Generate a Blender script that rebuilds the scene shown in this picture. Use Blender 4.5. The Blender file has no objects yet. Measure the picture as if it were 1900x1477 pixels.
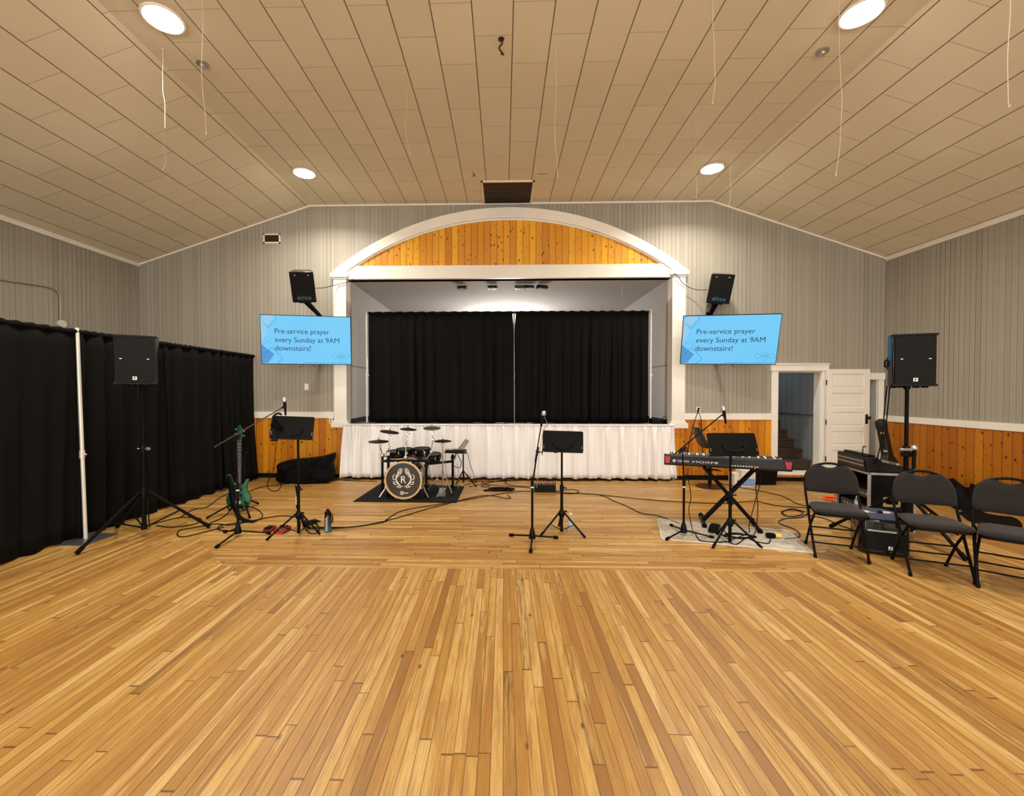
import bpy, bmesh, math, random
from mathutils import Matrix, Vector
random.seed(7)
S = bpy.context.scene
C = S.collection
PI = math.pi
D2 = math.radians

# ------------------------------------------------------------------ camera
F_PX, CX, CY = 810.0, 912.0, 738.5
PITCH, YAW, EYE = D2(.92), math.atan((912 - 934) / 810.0), 1.6
cam_d = bpy.data.cameras.new('camera')
cam_d.sensor_width = 36; cam_d.sensor_fit = 'HORIZONTAL'
cam_d.lens = F_PX / 1900 * 36
cam_d.shift_x = (950 - CX) / 1900
cam = bpy.data.objects.new('camera', cam_d); C.objects.link(cam)
cam.location = (0, 0, EYE)
cam.rotation_euler = (PI / 2 - PITCH, 0, -YAW)
S.camera = cam
RC = (Matrix.Rotation(-YAW, 3, 'Z') @ Matrix.Rotation(PI / 2 - PITCH, 3, 'X'))

def ray(x, y): return RC @ Vector(((x - CX) / F_PX, -(y - CY) / F_PX, -1))
def G(x, y, z=0.0):
    d = ray(x, y); t = (z - EYE) / d.z
    return Vector((d.x * t, d.y * t, z))
def at(x, y, Y):
    d = ray(x, y); t = Y / d.y
    return Vector((d.x * t, Y, EYE + d.z * t))
def atX(x, y, X):
    d = ray(x, y); t = X / d.x
    return Vector((X, d.y * t, EYE + d.z * t))

# ------------------------------------------------------------------ world, exposure
S.view_settings.view_transform = 'Standard'
S.view_settings.look = 'None'
S.view_settings.exposure = -0.12
S.view_settings.gamma = 1.0
S.view_settings.use_curve_mapping = False
W = bpy.data.worlds.new('world'); S.world = W; W.use_nodes = True
bg = W.node_tree.nodes['Background']
bg.inputs[0].default_value = (1.0, 0.955, 0.875, 1)
bg.inputs[1].default_value = 4.3
S.cycles.use_denoising = True
S.cycles.max_bounces = 8
S.cycles.sample_clamp_indirect = 6
LAMP_POWER = 72.0
LAMP_COL = (1.0, 0.93, 0.79)

# ------------------------------------------------------------------ materials
def lin(c):
    return tuple(((v / 255) / 12.92 if v / 255 <= .04045 else ((v / 255 + .055) / 1.055) ** 2.4) for v in c)
def rgb(r, g, b): return lin((r, g, b)) + (1,)

class N:
    """tiny node-tree writer"""
    def __init__(s, name, rough=.5, metal=0, spec=.5):
        s.m = bpy.data.materials.new(name); s.m.use_nodes = True
        s.t = s.m.node_tree; s.b = s.t.nodes['Principled BSDF']
        s.b.inputs['Roughness'].default_value = rough
        s.b.inputs['Metallic'].default_value = metal
        s.b.inputs['Specular IOR Level'].default_value = spec
    def n(s, t, **k):
        o = s.t.nodes.new(t)
        for a, v in k.items(): setattr(o, a, v)
        return o
    def link(s, a, b): s.t.links.new(a, b)
    def put(s, sock, v):
        if hasattr(v, 'links') or isinstance(v, bpy.types.NodeSocket): s.link(v, sock)
        else: sock.default_value = v
    def M(s, op, a, b=0.0, c=None):
        o = s.n('ShaderNodeMath', operation=op)
        s.put(o.inputs[0], a); s.put(o.inputs[1], b)
        if c is not None: s.put(o.inputs[2], c)
        return o.outputs[0]
    def comb(s, x, y, z=0.0):
        o = s.n('ShaderNodeCombineXYZ')
        for i, v in enumerate((x, y, z)): s.put(o.inputs[i], v)
        return o.outputs[0]
    def xyz(s):
        g = s.n('ShaderNodeNewGeometry'); p = s.n('ShaderNodeSeparateXYZ')
        s.link(g.outputs['Position'], p.inputs[0]); return p.outputs
    def objco(s): return s.n('ShaderNodeTexCoord').outputs['Object']
    def white(s, v):
        o = s.n('ShaderNodeTexWhiteNoise', noise_dimensions='3D'); s.link(v, o.inputs['Vector'])
        return o.outputs['Value']
    def noise(s, v, scale=5, detail=3, rough=.5, dist=0):
        o = s.n('ShaderNodeTexNoise'); s.link(v, o.inputs['Vector'])
        o.inputs['Scale'].default_value = scale; o.inputs['Detail'].default_value = detail
        o.inputs['Roughness'].default_value = rough; o.inputs['Distortion'].default_value = dist
        return o.outputs['Fac']
    def vor(s, v, scale=1):
        o = s.n('ShaderNodeTexVoronoi'); s.link(v, o.inputs['Vector']); o.inputs['Scale'].default_value = scale
        return o.outputs['Distance']
    def ramp(s, f, stops):
        o = s.n('ShaderNodeValToRGB'); s.link(f, o.inputs[0]); e = o.color_ramp.elements
        while len(e) < len(stops): e.new(.5)
        for i, (p, c) in enumerate(stops): e[i].position = p; e[i].color = c
        return o.outputs[0]
    def mix(s, f, a, b, mode='MIX'):
        o = s.n('ShaderNodeMix', data_type='RGBA', blend_type=mode)
        s.put(o.inputs[0], f); s.put(o.inputs[6], a); s.put(o.inputs[7], b)
        return o.outputs[2]
    def step(s, v, lo, hi):
        o = s.n('ShaderNodeMapRange', interpolation_type='SMOOTHSTEP'); s.link(v, o.inputs[0])
        o.inputs[1].default_value = lo; o.inputs[2].default_value = hi
        return o.outputs[0]
    def bump(s, h, st=.3, dist=.01):
        o = s.n('ShaderNodeBump'); s.link(h, o.inputs['Height'])
        o.inputs['Strength'].default_value = st; o.inputs['Distance'].default_value = dist
        s.link(o.outputs[0], s.b.inputs['Normal'])
    def col(s, c): s.put(s.b.inputs['Base Color'], c); return s.m

MATS = {}
def flat(name, c, rough=.5, metal=0, var=.12, scale=18, spec=.5):
    """a plain colour with faint procedural unevenness"""
    if name in MATS: return MATS[name]
    k = N(name, rough, metal, spec)
    f = k.noise(k.objco(), scale, 4)
    lo = tuple(v * (1 - var) for v in c[:3]) + (1,); hi = tuple(min(1, v * (1 + var)) for v in c[:3]) + (1,)
    k.col(k.ramp(f, [(.3, lo), (.7, hi)])); MATS[name] = k.m
    return k.m

def floor_mat():
    k = N('maple_floor', .36)
    X, Y, _ = k.xyz()
    ax = k.M('ABSOLUTE', k.M('SUBTRACT', X, .067))
    inz = k.M('GREATER_THAN', k.M('SUBTRACT', Y, 3.90), k.M('MAXIMUM', 0.0, k.M('SUBTRACT', ax, 2.625)))
    def sel(a, b): return k.M('ADD', k.M('MULTIPLY', inz, a), k.M('MULTIPLY', k.M('SUBTRACT', 1.0, inz), b))
    u, v = sel(Y, X), sel(X, Y)
    us = k.M('DIVIDE', u, .0548)
    row = k.M('ADD', k.M('FLOOR', us), k.M('MULTIPLY', inz, 517.0))
    r1 = k.white(k.comb(row, 3.3, 1.0))
    vs = k.M('ADD', k.M('DIVIDE', v, k.M('ADD', .85, k.M('MULTIPLY', r1, 1.3))), k.M('MULTIPLY', r1, 37.0))
    sg = k.M('FLOOR', vs)
    r2 = k.white(k.comb(row, sg, 7.0)); r3 = k.white(k.comb(row, sg, 19.0))
    base = k.ramp(r2, [(0, rgb(136, 96, 46)), (.07, rgb(154, 112, 54)), (.3, rgb(168, 126, 60)), (.65, rgb(180, 139, 70)),
                       (.86, rgb(192, 154, 88)), (1, rgb(200, 168, 108))])
    gv = k.comb(k.M('MULTIPLY', u, 46.0), k.M('ADD', k.M('MULTIPLY', v, 2.2), k.M('MULTIPLY', r3, 50.0)), k.M('MULTIPLY', r2, 30.0))
    g = k.noise(gv, 1.0, 6, .65, 2.0)
    c = k.mix(k.M('MULTIPLY', k.step(g, .46, .74), .62), base, rgb(118, 74, 30))
    hs = k.noise(k.comb(k.M('MULTIPLY', u, 16.0), k.M('ADD', k.M('MULTIPLY', v, 1.1), k.M('MULTIPLY', r3, 90.0)), k.M('MULTIPLY', r2, 60.0)), 1.0, 3, .5, 1.0)
    c = k.mix(k.M('MULTIPLY', k.step(hs, .50, .56), .42), c, rgb(150, 104, 50))
    c = k.mix(k.M('MULTIPLY', k.M('SUBTRACT', 1.0, k.step(hs, .36, .42)), .4), c, rgb(208, 176, 116))
    g2 = k.noise(k.comb(k.M('MULTIPLY', u, 200.0), k.M('MULTIPLY', v, 6.0), r3), 1.0, 3)
    c = k.mix(k.M('MULTIPLY', k.step(g2, .46, .74), .5), c, rgb(138, 92, 42))
    # a few dark figured boards and knots
    dk = k.M('MULTIPLY', k.M('GREATER_THAN', r3, .962), k.step(g, .35, .7))
    c = k.mix(k.M('MULTIPLY', dk, .75), c, rgb(92, 62, 36))
    kn = k.vor(k.comb(k.M('MULTIPLY', u, 7.0), k.M('MULTIPLY', v, 3.0), 0.0), 1.0)
    c = k.mix(k.M('MULTIPLY', k.M('SUBTRACT', 1.0, k.step(kn, .035, .09)), .85), c, rgb(78, 46, 22))
    # broad worn patches
    wn = k.noise(k.comb(X, Y, 0.0), .9, 3)
    c = k.mix(k.M('MULTIPLY', k.step(wn, .45, .7), .25), c, rgb(170, 126, 66))
    fu = k.M('FRACT', us); fv = k.M('FRACT', vs)
    du = k.M('MINIMUM', fu, k.M('SUBTRACT', 1.0, fu)); dv = k.M('MINIMUM', fv, k.M('SUBTRACT', 1.0, fv))
    l1 = k.M('SUBTRACT', 1.0, k.step(du, .012, .05)); l2 = k.M('SUBTRACT', 1.0, k.step(dv, .0012, .004))
    r4 = k.white(k.comb(row, 91.0, 2.0))
    line = k.M('MAXIMUM', k.M('MULTIPLY', l1, k.M('ADD', .5, k.M('MULTIPLY', r4, .5))), k.M('MULTIPLY', l2, .8))
    c = k.mix(line, c, rgb(72, 42, 20))
    k.bump(k.M('SUBTRACT', 1.0, line), .25, .002)
    k.link(k.M('ADD', .30, k.M('MULTIPLY', g, .22)), k.b.inputs['Roughness'])
    return k.col(c)

def ceil_mat():
    k = N('ceiling_tile', .85)
    X, Y, _ = k.xyz()
    us = k.M('DIVIDE', k.M('ADD', X, .326 + 3.68 - .045), .368)
    row = k.M('FLOOR', us)
    vs = k.M('ADD', k.M('DIVIDE', k.M('SUBTRACT', Y, 4.94 - 7.15 * 2), .715), k.M('MULTIPLY', k.M('MODULO', row, 2.0), .5))
    sg = k.M('FLOOR', vs)
    r = k.white(k.comb(row, sg, 3.0))
    p = k.comb(X, Y, 0.0)
    c = k.ramp(r, [(0, rgb(228, 221, 196)), (1, rgb(235, 228, 205))])
    c = k.mix(k.M('MULTIPLY', k.noise(p, 3.0, 6, .7), .28), c, rgb(204, 190, 168))
    c = k.mix(k.M('MULTIPLY', k.step(k.noise(p, 160.0, 2), .5, .75), .25), c, rgb(172, 154, 128))
    fu = k.M('FRACT', us); fv = k.M('FRACT', vs)
    du = k.M('MINIMUM', fu, k.M('SUBTRACT', 1.0, fu)); dv = k.M('MINIMUM', fv, k.M('SUBTRACT', 1.0, fv))
    l1 = k.M('SUBTRACT', 1.0, k.step(du, .008, .019)); l2 = k.M('SUBTRACT', 1.0, k.step(dv, .003, .009))
    c = k.mix(k.M('MULTIPLY', l2, .34), c, rgb(96, 80, 62))
    c = k.mix(k.M('MULTIPLY', l1, .9), c, rgb(58, 47, 36))
    k.bump(k.M('SUBTRACT', 1.0, k.M('MAXIMUM', l1, l2)), .4, .006)
    return k.col(c)

def bead_mat(name, axis, w=.0735, c0=(158, 152, 140), c1=(168, 162, 150), dark=(66, 60, 52)):
    k = N(name, .6)
    P = k.xyz(); u = P[axis]
    us = k.M('DIVIDE', u, w); fu = k.M('FRACT', us); row = k.M('FLOOR', us)
    r = k.white(k.comb(row, 1.0, 2.0)); r2 = k.white(k.comb(row, 5.0, 9.0))
    c = k.ramp(r, [(0, rgb(*c0)), (1, rgb(*c1))])
    sm = k.noise(k.comb(k.M('MULTIPLY', u, 3.0), P[2], 0.0), 2.0, 5, .7)
    c = k.mix(k.M('MULTIPLY', sm, .12), c, rgb(*dark))
    d1 = k.M('MINIMUM', fu, k.M('SUBTRACT', 1.0, fu))
    d2 = k.M('ABSOLUTE', k.M('SUBTRACT', fu, .5))
    l1 = k.M('SUBTRACT', 1.0, k.step(d1, .03, .08)); l2 = k.M('SUBTRACT', 1.0, k.step(d2, .02, .06))
    line = k.M('MAXIMUM', k.M('MULTIPLY', l1, k.M('ADD', .12, k.M('MULTIPLY', r2, .78))), k.M('MULTIPLY', l2, .12))
    c = k.mix(line, c, rgb(*dark))
    k.bump(k.M('SUBTRACT', 1.0, line), .35, .004)
    return k.col(c)

def pine_mat(name, axis, tone=1.0, w=.117):
    k = N(name, .42)
    P = k.xyz(); u = P[axis]; Z = P[2]
    us = k.M('DIVIDE', u, w); fu = k.M('FRACT', us); row = k.M('FLOOR', us)
    r = k.white(k.comb(row, 11.0, 2.0))
    def t(a, b, c): return rgb(min(255, a * tone), min(255, b * tone * max(1, tone)), c * tone)
    c = k.ramp(r, [(0, t(176, 98, 12)), (.35, t(190, 110, 14)), (.7, t(200, 120, 16)), (1, t(212, 134, 22))])
    g = k.noise(k.comb(k.M('MULTIPLY', u, 60.0), k.M('MULTIPLY', Z, 2.5), k.M('MULTIPLY', r, 40.0)), 1.0, 4, .6, 1.2)
    c = k.mix(k.M('MULTIPLY', k.step(g, .5, .75), .4), c, rgb(150, 76, 8))
    for sc, off, th in ((1.0, 0.0, .17), (1.7, 9.0, .15)):
        kn = k.vor(k.comb(k.M('MULTIPLY', k.M('ADD', u, off), 11.0 * sc), k.M('MULTIPLY', Z, 6.0 * sc), k.M('MULTIPLY', row, 3.1)), 1.0)
        c = k.mix(k.M('MULTIPLY', k.M('SUBTRACT', 1.0, k.step(kn, th * .55, th)), .97), c, rgb(34, 10, 3))
    d1 = k.M('MINIMUM', fu, k.M('SUBTRACT', 1.0, fu))
    line = k.M('MULTIPLY', k.M('SUBTRACT', 1.0, k.step(d1, .02, .06)), .75)
    c = k.mix(line, c, rgb(74, 36, 10))
    k.bump(k.M('SUBTRACT', 1.0, line), .3, .004)
    return k.col(c)

def emis(name, c, st):
    k = N(name, .5, 0, .2); k.b.inputs['Base Color'].default_value = (.01, .01, .01, 1)
    k.b.inputs['Emission Color'].default_value = c; k.b.inputs['Emission Strength'].default_value = st
    return k.m
def mesh_grille():
    k = N('grille_black', .6, 0, .15)
    f = k.vor(k.objco(), 130.0)
    k.col(k.ramp(f, [(.2, rgb(3, 3, 3)), (.6, rgb(20, 20, 21))])); k.bump(f, .3, .002)
    return k.m
def cloth_mat(name, c, rough=.85, sheen=.3, weave=300, c2=None, patch=1.2):
    k = N(name, rough, 0, .12); co = k.objco()
    f = k.noise(co, weave, 2); g = k.noise(co, patch, 3)
    c2 = c2 or tuple(v * 1.7 for v in c[:3]) + (1,)
    k.col(k.mix(k.M('MULTIPLY', k.M('ADD', f, g), .35), c, c2))
    k.b.inputs['Sheen Weight'].default_value = sheen
    k.bump(f, .15, .002)
    return k.m

WHITE = flat('trim_white', rgb(238, 234, 226), .42, 0, .03, 3)
BLACK = flat('black_powder_coat', rgb(8, 8, 8), .5, 0, .12, 18, .1)
PLAST = flat('black_plastic', rgb(9, 9, 10), .42, 0, .12, 18, .15)
CAB = flat('speaker_cabinet', rgb(9, 10, 14), .16, 0, .05, 18, .6)
RUB = flat('black_rubber', rgb(6, 6, 6), .6, 0, .12, 18, .1)
CHROME = flat('chrome', rgb(205, 205, 208), .18, 1, .05)
STEEL = flat('brushed_steel', rgb(190, 190, 192), .35, .8, .06)
WPIPE = flat('white_pipe', rgb(225, 222, 216), .35, .3, .05)
GRILLE = mesh_grille()
KICK = flat('black_baseboard', rgb(8, 7, 7), .5, 0, .1, 18, .2)
FABR = cloth_mat('charcoal_upholstery', rgb(34, 31, 31), .9, .1, 400)
DRAPE = cloth_mat('black_drape', rgb(7, 7, 7), .9, 0, 500, rgb(24, 23, 22))
SDRAPE = cloth_mat('black_stage_curtain', rgb(8, 8, 8), .85, 0, 500, rgb(24, 24, 24))
def satin():
    k = N('satin_skirt', .38, 0, .5); co = k.objco()
    k.col(k.mix(k.noise(co, 1.5, 2), rgb(236, 235, 238), rgb(244, 243, 246)))
    k.b.inputs['Sheen Weight'].default_value = .3
    return k.m
SATIN = satin()
CORD = flat('cable_jacket', rgb(7, 7, 8), .5, 0, .1, 18, .12)
BLUEC = flat('blue_cable_jacket', rgb(34, 48, 92), .5)
GREYM = flat('grey_metal', rgb(170, 166, 160), .35, .7)

# ------------------------------------------------------------------ geometry helpers
def B(): return bmesh.new()
def box(bm, lo, hi, M=None):
    vs = [bm.verts.new(Vector((x, y, z)) if M is None else M @ Vector((x, y, z)))
          for z in (lo[2], hi[2]) for y in (lo[1], hi[1]) for x in (lo[0], hi[0])]
    for f in ((0, 2, 3, 1), (4, 5, 7, 6), (0, 1, 5, 4), (2, 6, 7, 3), (0, 4, 6, 2), (1, 3, 7, 5)):
        bm.faces.new([vs[i] for i in f])
def cbox(bm, c, s, M=None):
    box(bm, [c[i] - s[i] / 2 for i in range(3)], [c[i] + s[i] / 2 for i in range(3)], M)
def frame_of(d):
    d = Vector(d).normalized(); a = Vector((0, 0, 1)) if abs(d.z) < .95 else Vector((1, 0, 0))
    u = d.cross(a).normalized(); return u, d.cross(u).normalized()
def tube(bm, pts, r, n=8, M=None, caps=True):
    pts = [Vector(p) for p in pts]
    if M is not None: pts = [M @ p for p in pts]
    rs = r if isinstance(r, (list, tuple)) else [r] * len(pts)
    rings = []; u = None
    for i, p in enumerate(pts):
        a = pts[max(0, i - 1)]; b = pts[min(len(pts) - 1, i + 1)]
        d = (b - a).normalized()
        if u is None: u, _ = frame_of(d)
        u = (u - d * u.dot(d))
        u = u.normalized() if u.length > 1e-6 else frame_of(d)[0]
        w = d.cross(u)
        rings.append([bm.verts.new(p + (u * math.cos(2 * PI * k / n) + w * math.sin(2 * PI * k / n)) * rs[i]) for k in range(n)])
    for a, b in zip(rings, rings[1:]):
        for k in range(n): bm.faces.new((a[k], a[(k + 1) % n], b[(k + 1) % n], b[k]))
    if caps:
        bm.faces.new(rings[0][::-1]); bm.faces.new(rings[-1])
def lathe(bm, prof, n=24, M=None):
    """profile [(r, z)] around local z"""
    rings = []
    for r, z in prof:
        ring = []
        for k in range(n if r > 1e-6 else 1):
            a = 2 * PI * k / n
            p = Vector((r * math.cos(a), r * math.sin(a), z))
            ring.append(bm.verts.new(M @ p if M is not None else p))
        rings.append(ring)
    for a, b in zip(rings, rings[1:]):
        if len(a) == 1 and len(b) == 1: continue
        for k in range(n):
            k2 = (k + 1) % n
            if len(a) == 1: bm.faces.new((a[0], b[k2], b[k]))
            elif len(b) == 1: bm.faces.new((a[k], a[k2], b[0]))
            else: bm.faces.new((a[k], a[k2], b[k2], b[k]))
    if len(rings[0]) > 1: bm.faces.new(rings[0][::-1])
    if len(rings[-1]) > 1: bm.faces.new(rings[-1])
def prism(bm, pts, a, b, plane='xz', M=None):
    """extrude a 2-D outline from a to b along the third axis"""
    def mk(p, t):
        v = {'xz': (p[0], t, p[1]), 'xy': (p[0], p[1], t), 'yz': (t, p[0], p[1])}[plane]
        v = Vector(v); return M @ v if M is not None else v
    A = [bm.verts.new(mk(p, a)) for p in pts]; Bv = [bm.verts.new(mk(p, b)) for p in pts]
    n = len(pts)
    for i in range(n): bm.faces.new((A[i], A[(i + 1) % n], Bv[(i + 1) % n], Bv[i]))
    bm.faces.new(A[::-1]); bm.faces.new(Bv)
def rrect(w, h, r, n=5, cx=0, cy=0):
    out = []
    for sx, sy, a0 in ((1, -1, -90), (1, 1, 0), (-1, 1, 90), (-1, -1, 180)):
        for k in range(n + 1):
            a = D2(a0 + 90 * k / n)
            out.append((cx + sx * (w / 2 - r) + r * math.cos(a), cy + sy * (h / 2 - r) + r * math.sin(a)))
    return out
def smooth_path(pts, sub=8):
    pts = [Vector(p) for p in pts]
    if len(pts) < 3: return pts
    P = [pts[0] * 2 - pts[1]] + pts + [pts[-1] * 2 - pts[-2]]
    out = []
    for i in range(1, len(P) - 2):
        a, b, c, d = P[i - 1:i + 3]
        for k in range(sub):
            t = k / sub
            out.append(.5 * ((2 * b) + (c - a) * t + (2 * a - 5 * b + 4 * c - d) * t * t + (3 * b - a - 3 * c + d) * t ** 3))
    out.append(pts[-1]); return out

WM = {}
def setp(o, label=None, cat=None, group=None, kind=None):
    for k, v in (('label', label), ('category', cat), ('group', group), ('kind', kind)):
        if v: o[k] = v
    return o
def thing(name, label, cat, loc=(0, 0, 0), rz=0.0, group=None, M=None):
    o = bpy.data.objects.new(name, None); C.objects.link(o); o.empty_display_size = .1
    M = M if M is not None else Matrix.Translation(Vector(loc)) @ Matrix.Rotation(rz, 4, 'Z')
    o.matrix_world = M; WM[o.name] = M.copy()
    return setp(o, label, cat, group)
def obj(name, bm, mat, parent=None, world=False, bevel=0, solid=0, label=None, smooth=35, origin=None):
    """world=True: the bmesh holds world coordinates; else the parent's local ones"""
    me = bpy.data.meshes.new(name)
    M = WM[parent.name] if parent is not None else Matrix.Identity(4)
    if parent is not None and world: bm.transform(M.inverted())
    bmesh.ops.recalc_face_normals(bm, faces=bm.faces)
    loc = Vector((0, 0, 0))
    if parent is None:
        if origin is None and bm.verts:
            xs = [v.co for v in bm.verts]
            loc = Vector(((min(v.x for v in xs) + max(v.x for v in xs)) / 2, (min(v.y for v in xs) + max(v.y for v in xs)) / 2, min(v.z for v in xs)))
        elif origin is not None: loc = Vector(origin)
        bm.transform(Matrix.Translation(-loc))
    bm.to_mesh(me); bm.free()
    if smooth:
        me.polygons.foreach_set('use_smooth', [True] * len(me.polygons)); me.set_sharp_from_angle(angle=D2(smooth))
    me.materials.append(mat)
    o = bpy.data.objects.new(name, me); C.objects.link(o)
    if parent is not None: o.parent = parent; WM[o.name] = M
    else: o.location = loc; WM[o.name] = Matrix.Translation(loc)
    if solid:
        md = o.modifiers.new('thickness', 'SOLIDIFY'); md.thickness = solid; md.offset = 0
    if bevel:
        md = o.modifiers.new('edge', 'BEVEL'); md.width = bevel; md.segments = 2; md.limit_method = 'ANGLE'; md.harden_normals = False
    if label: o['label'] = label
    return o
def struct(name, bm, mat, bevel=0, parent=None, **k):
    o = obj(name, bm, mat, parent, world=parent is not None, bevel=bevel, **k)
    if parent is None: o['kind'] = 'structure'
    return o
def text_bm(s, width, height=None, align=0, ext=.001):
    """lettering lying in local xz, baseline start at origin, facing -y"""
    cu = bpy.data.curves.new('t', 'FONT'); cu.body = s; cu.extrude = 0; cu.size = 1
    o = bpy.data.objects.new('t', cu); C.objects.link(o)
    bpy.context.view_layer.update()
    me = bpy.data.meshes.new_from_object(o)
    bm = B(); bm.from_mesh(me)
    bpy.data.objects.remove(o); bpy.data.curves.remove(cu); bpy.data.meshes.remove(me)
    xs = [v.co.x for v in bm.verts]; x0, x1 = min(xs), max(xs); sx = width / (x1 - x0)
    ys = [v.co.y for v in bm.verts]
    sy = sx if height is None else height / (max(ys) - min(ys))
    for v in bm.verts:
        v.co = Vector(((v.co.x - x0) * sx - align * width, 0, v.co.y * sy))
    r = bmesh.ops.extrude_face_region(bm, geom=bm.faces[:])
    for v in [g for g in r['geom'] if isinstance(g, bmesh.types.BMVert)]: v.co.y -= ext
    return bm
def shift(bm, M):
    bm.transform(M if isinstance(M, Matrix) else Matrix.Translation(Vector(M))); return bm

# ------------------------------------------------------------------ dimensions of the hall
D = 7.95
XL, XR = -6.75, 6.77
ZC, ZF = 3.95, 4.995         # eaves height, flat ceiling height
FL, FR = -3.53, 3.71         # folds of the ceiling
YB = -6.0
def zceil(x):
    if x < FL: return ZF - (FL - x) / (FL - XL) * (ZF - ZC)
    if x > FR: return ZF - (x - FR) / (XR - FR) * (ZF - ZC)
    return ZF
OL, OR, OT, SZ = -2.87, 3.02, 3.63, .985   # stage opening and stage height
MB_X, MB_Y = bead_mat('beadboard_back', 0), bead_mat('beadboard_side', 1, .0735)
PINE_X, PINE_Y = pine_mat('knotty_pine_back', 0, 1.06), pine_mat('knotty_pine_side', 1, .9)
PINE_T = pine_mat('knotty_pine_arch', 0, 1.16)

bm = B(); box(bm, (XL - .1, YB, -.1), (XR + .1, D + .02, 0)); struct('floor', bm, floor_mat())
bm = B()
t = .1
prism(bm, [(XL - .1, zceil(XL)), (XL - .1, ZF + t), (XR + .1, ZF + t), (XR + .1, zceil(XR)), (XR, ZC), (FR, ZF), (FL, ZF), (XL, ZC)], YB, D + .15)
struct('ceiling', bm, ceil_mat(), smooth=0)

# back wall with stage opening and two doorways
D1a, D1b, D1t = 4.90, 5.66, 1.945
D2a, D2b, D2t = 5.99, 6.64, 1.80
bm = B()
def wp(pts): prism(bm, pts, D, D + .15)
def slab(a, b, z0, z1=None):
    if z1 is not None: wp([(a, z0), (b, z0), (b, z1), (a, z1)])
    else:
        pts = [(a, z0), (b, z0), (b, zceil(b))]
        for f in (FR, FL):
            if a < f < b: pts.append((f, ZF))
        wp(pts + [(a, zceil(a))])
slab(XL, OL, 0); slab(OL, OR, OT); slab(OL, OR, 0, SZ); slab(OR, D1a, 0); slab(D1a, D1b, D1t); slab(D1a, D1b, 0, .12)
slab(D1b, D2a, 0); slab(D2a, D2b, D2t); slab(D2b, XR, 0)
wall_back = struct('wall_back', bm, MB_X, smooth=0)
bm = B(); box(bm, (XL - .12, YB, 0), (XL, D + .1, ZC + .05)); wall_left = struct('wall_left', bm, MB_Y)
bm = B(); box(bm, (XR, YB, 0), (XR + .12, D + .1, ZC + .05)); wall_right = struct('wall_right', bm, MB_Y)

# wainscot, chair rails, baseboards, trims
TN = [0]
def trim(bm, mat=WHITE, bevel=.004, **k):
    TN[0] += 1; return struct('trim_%d' % TN[0], bm, mat, bevel, **k)
bm = B(); box(bm, (XL, D - .018, .08), (-3.10, D, 1.12)); box(bm, (3.25, D - .018, .08), (4.79, D, 1.10)); box(bm, (5.75, D - .018, .08), (5.99, D, 1.1))
struct('wainscot', bm, PINE_X, parent=wall_back)
for nm, x0, x1, w in (('wainscot', XL, XL + .018, wall_left), ('wainscot', XR - .018, XR, wall_right)):
    bm = B(); box(bm, (x0, YB, .08), (x1, D - .02, 1.08)); struct(nm, bm, PINE_Y, parent=w)
bm = B(); box(bm, (XL, D - .035, 1.10), (-3.11, D, 1.215)); trim(bm)
bm = B(); box(bm, (3.24, D - .035, 1.085), (4.79, D, 1.195)); trim(bm)
bm = B(); box(bm, (XR - .035, YB, 1.065), (XR, D - .02, 1.17)); trim(bm)
bm = B(); box(bm, (XL, YB, 1.065), (XL + .035, D - .02, 1.17)); trim(bm)
bm = B(); box(bm, (XL, D - .03, 0), (-2.95, D, .085)); box(bm, (3.1, D - .03, 0), (4.83, D, .085)); struct('baseboard_back', bm, KICK)
bm = B(); box(bm, (XR - .03, YB, 0), (XR, D - .03, .085)); struct('baseboard_right', bm, KICK)
bm = B(); box(bm, (XL, YB, 0), (XL + .03, D - .03, .085)); struct('baseboard_left', bm, KICK)
# ceiling edge trims
bm = B(); w = .03
prism(bm, [(XL, ZC), (FL, ZF), (FR, ZF), (XR, ZC), (XR, ZC - w), (FR, ZF - w), (FL, ZF - w), (XL, ZC - w)], D - .025, D); trim(bm, smooth=0)
bm = B(); box(bm, (XL, YB, ZC - .06), (XL + .03, D - .02, ZC + .012)); trim(bm)
bm = B(); box(bm, (XR - .03, YB, ZC - .06), (XR, D - .02, ZC + .012)); trim(bm)

# ------------------------------------------------------------------ proscenium
PLX0, PLX1, PRX0, PRX1 = -3.09, -2.855, 3.005, 3.24
def pillar(x0, x1):
    bm = B(); box(bm, (x0, D - .075, SZ + .02), (x1, D + .15, OT + .08))
    box(bm, (x0 - .045, D - .11, SZ - .05), (x1 + .045, D, SZ + .045)); box(bm, (x0 - .02, D - .09, SZ + .045), (x1 + .02, D, SZ + .075))
    box(bm, (x0 - .045, D - .11, OT + .03), (x1 + .045, D, OT + .10)); box(bm, (x0 - .02, D - .09, OT + .0), (x1 + .02, D, OT + .03))
    trim(bm)
    bm = B(); box(bm, (x0 + .0, D - .06, .08), (x1, D, SZ - .05)); box(bm, (x0, D - .075, SZ - .15), (x1, D, SZ - .05)); trim(bm, PINE_X)
pillar(PLX0, PLX1); pillar(PRX0, PRX1)
AC = (PLX0 + PRX1) / 2; A_top = 4.885; A_sp = OT + .10
def arc(hw, top, spring, n=40):
    rise = top - spring; R = (hw * hw + rise * rise) / (2 * rise); zc = top - R; a = math.asin(hw / R)
    return [(AC + R * math.sin(-a + 2 * a * i / n), zc + R * math.cos(-a + 2 * a * i / n)) for i in range(n + 1)]
hw_o = (PRX1 - PLX0) / 2 + .05
outer = arc(hw_o, A_top, A_sp); inner = arc(hw_o - .245, A_top - .185, A_sp)
bm = B()
for i in range(40):
    o0, o1, i1, i0 = outer[i], outer[i + 1], inner[i + 1], inner[i]
    prism(bm, [o0, o1, i1, i0], D - .09, D)
bmesh.ops.remove_doubles(bm, verts=bm.verts, dist=1e-5)
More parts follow.
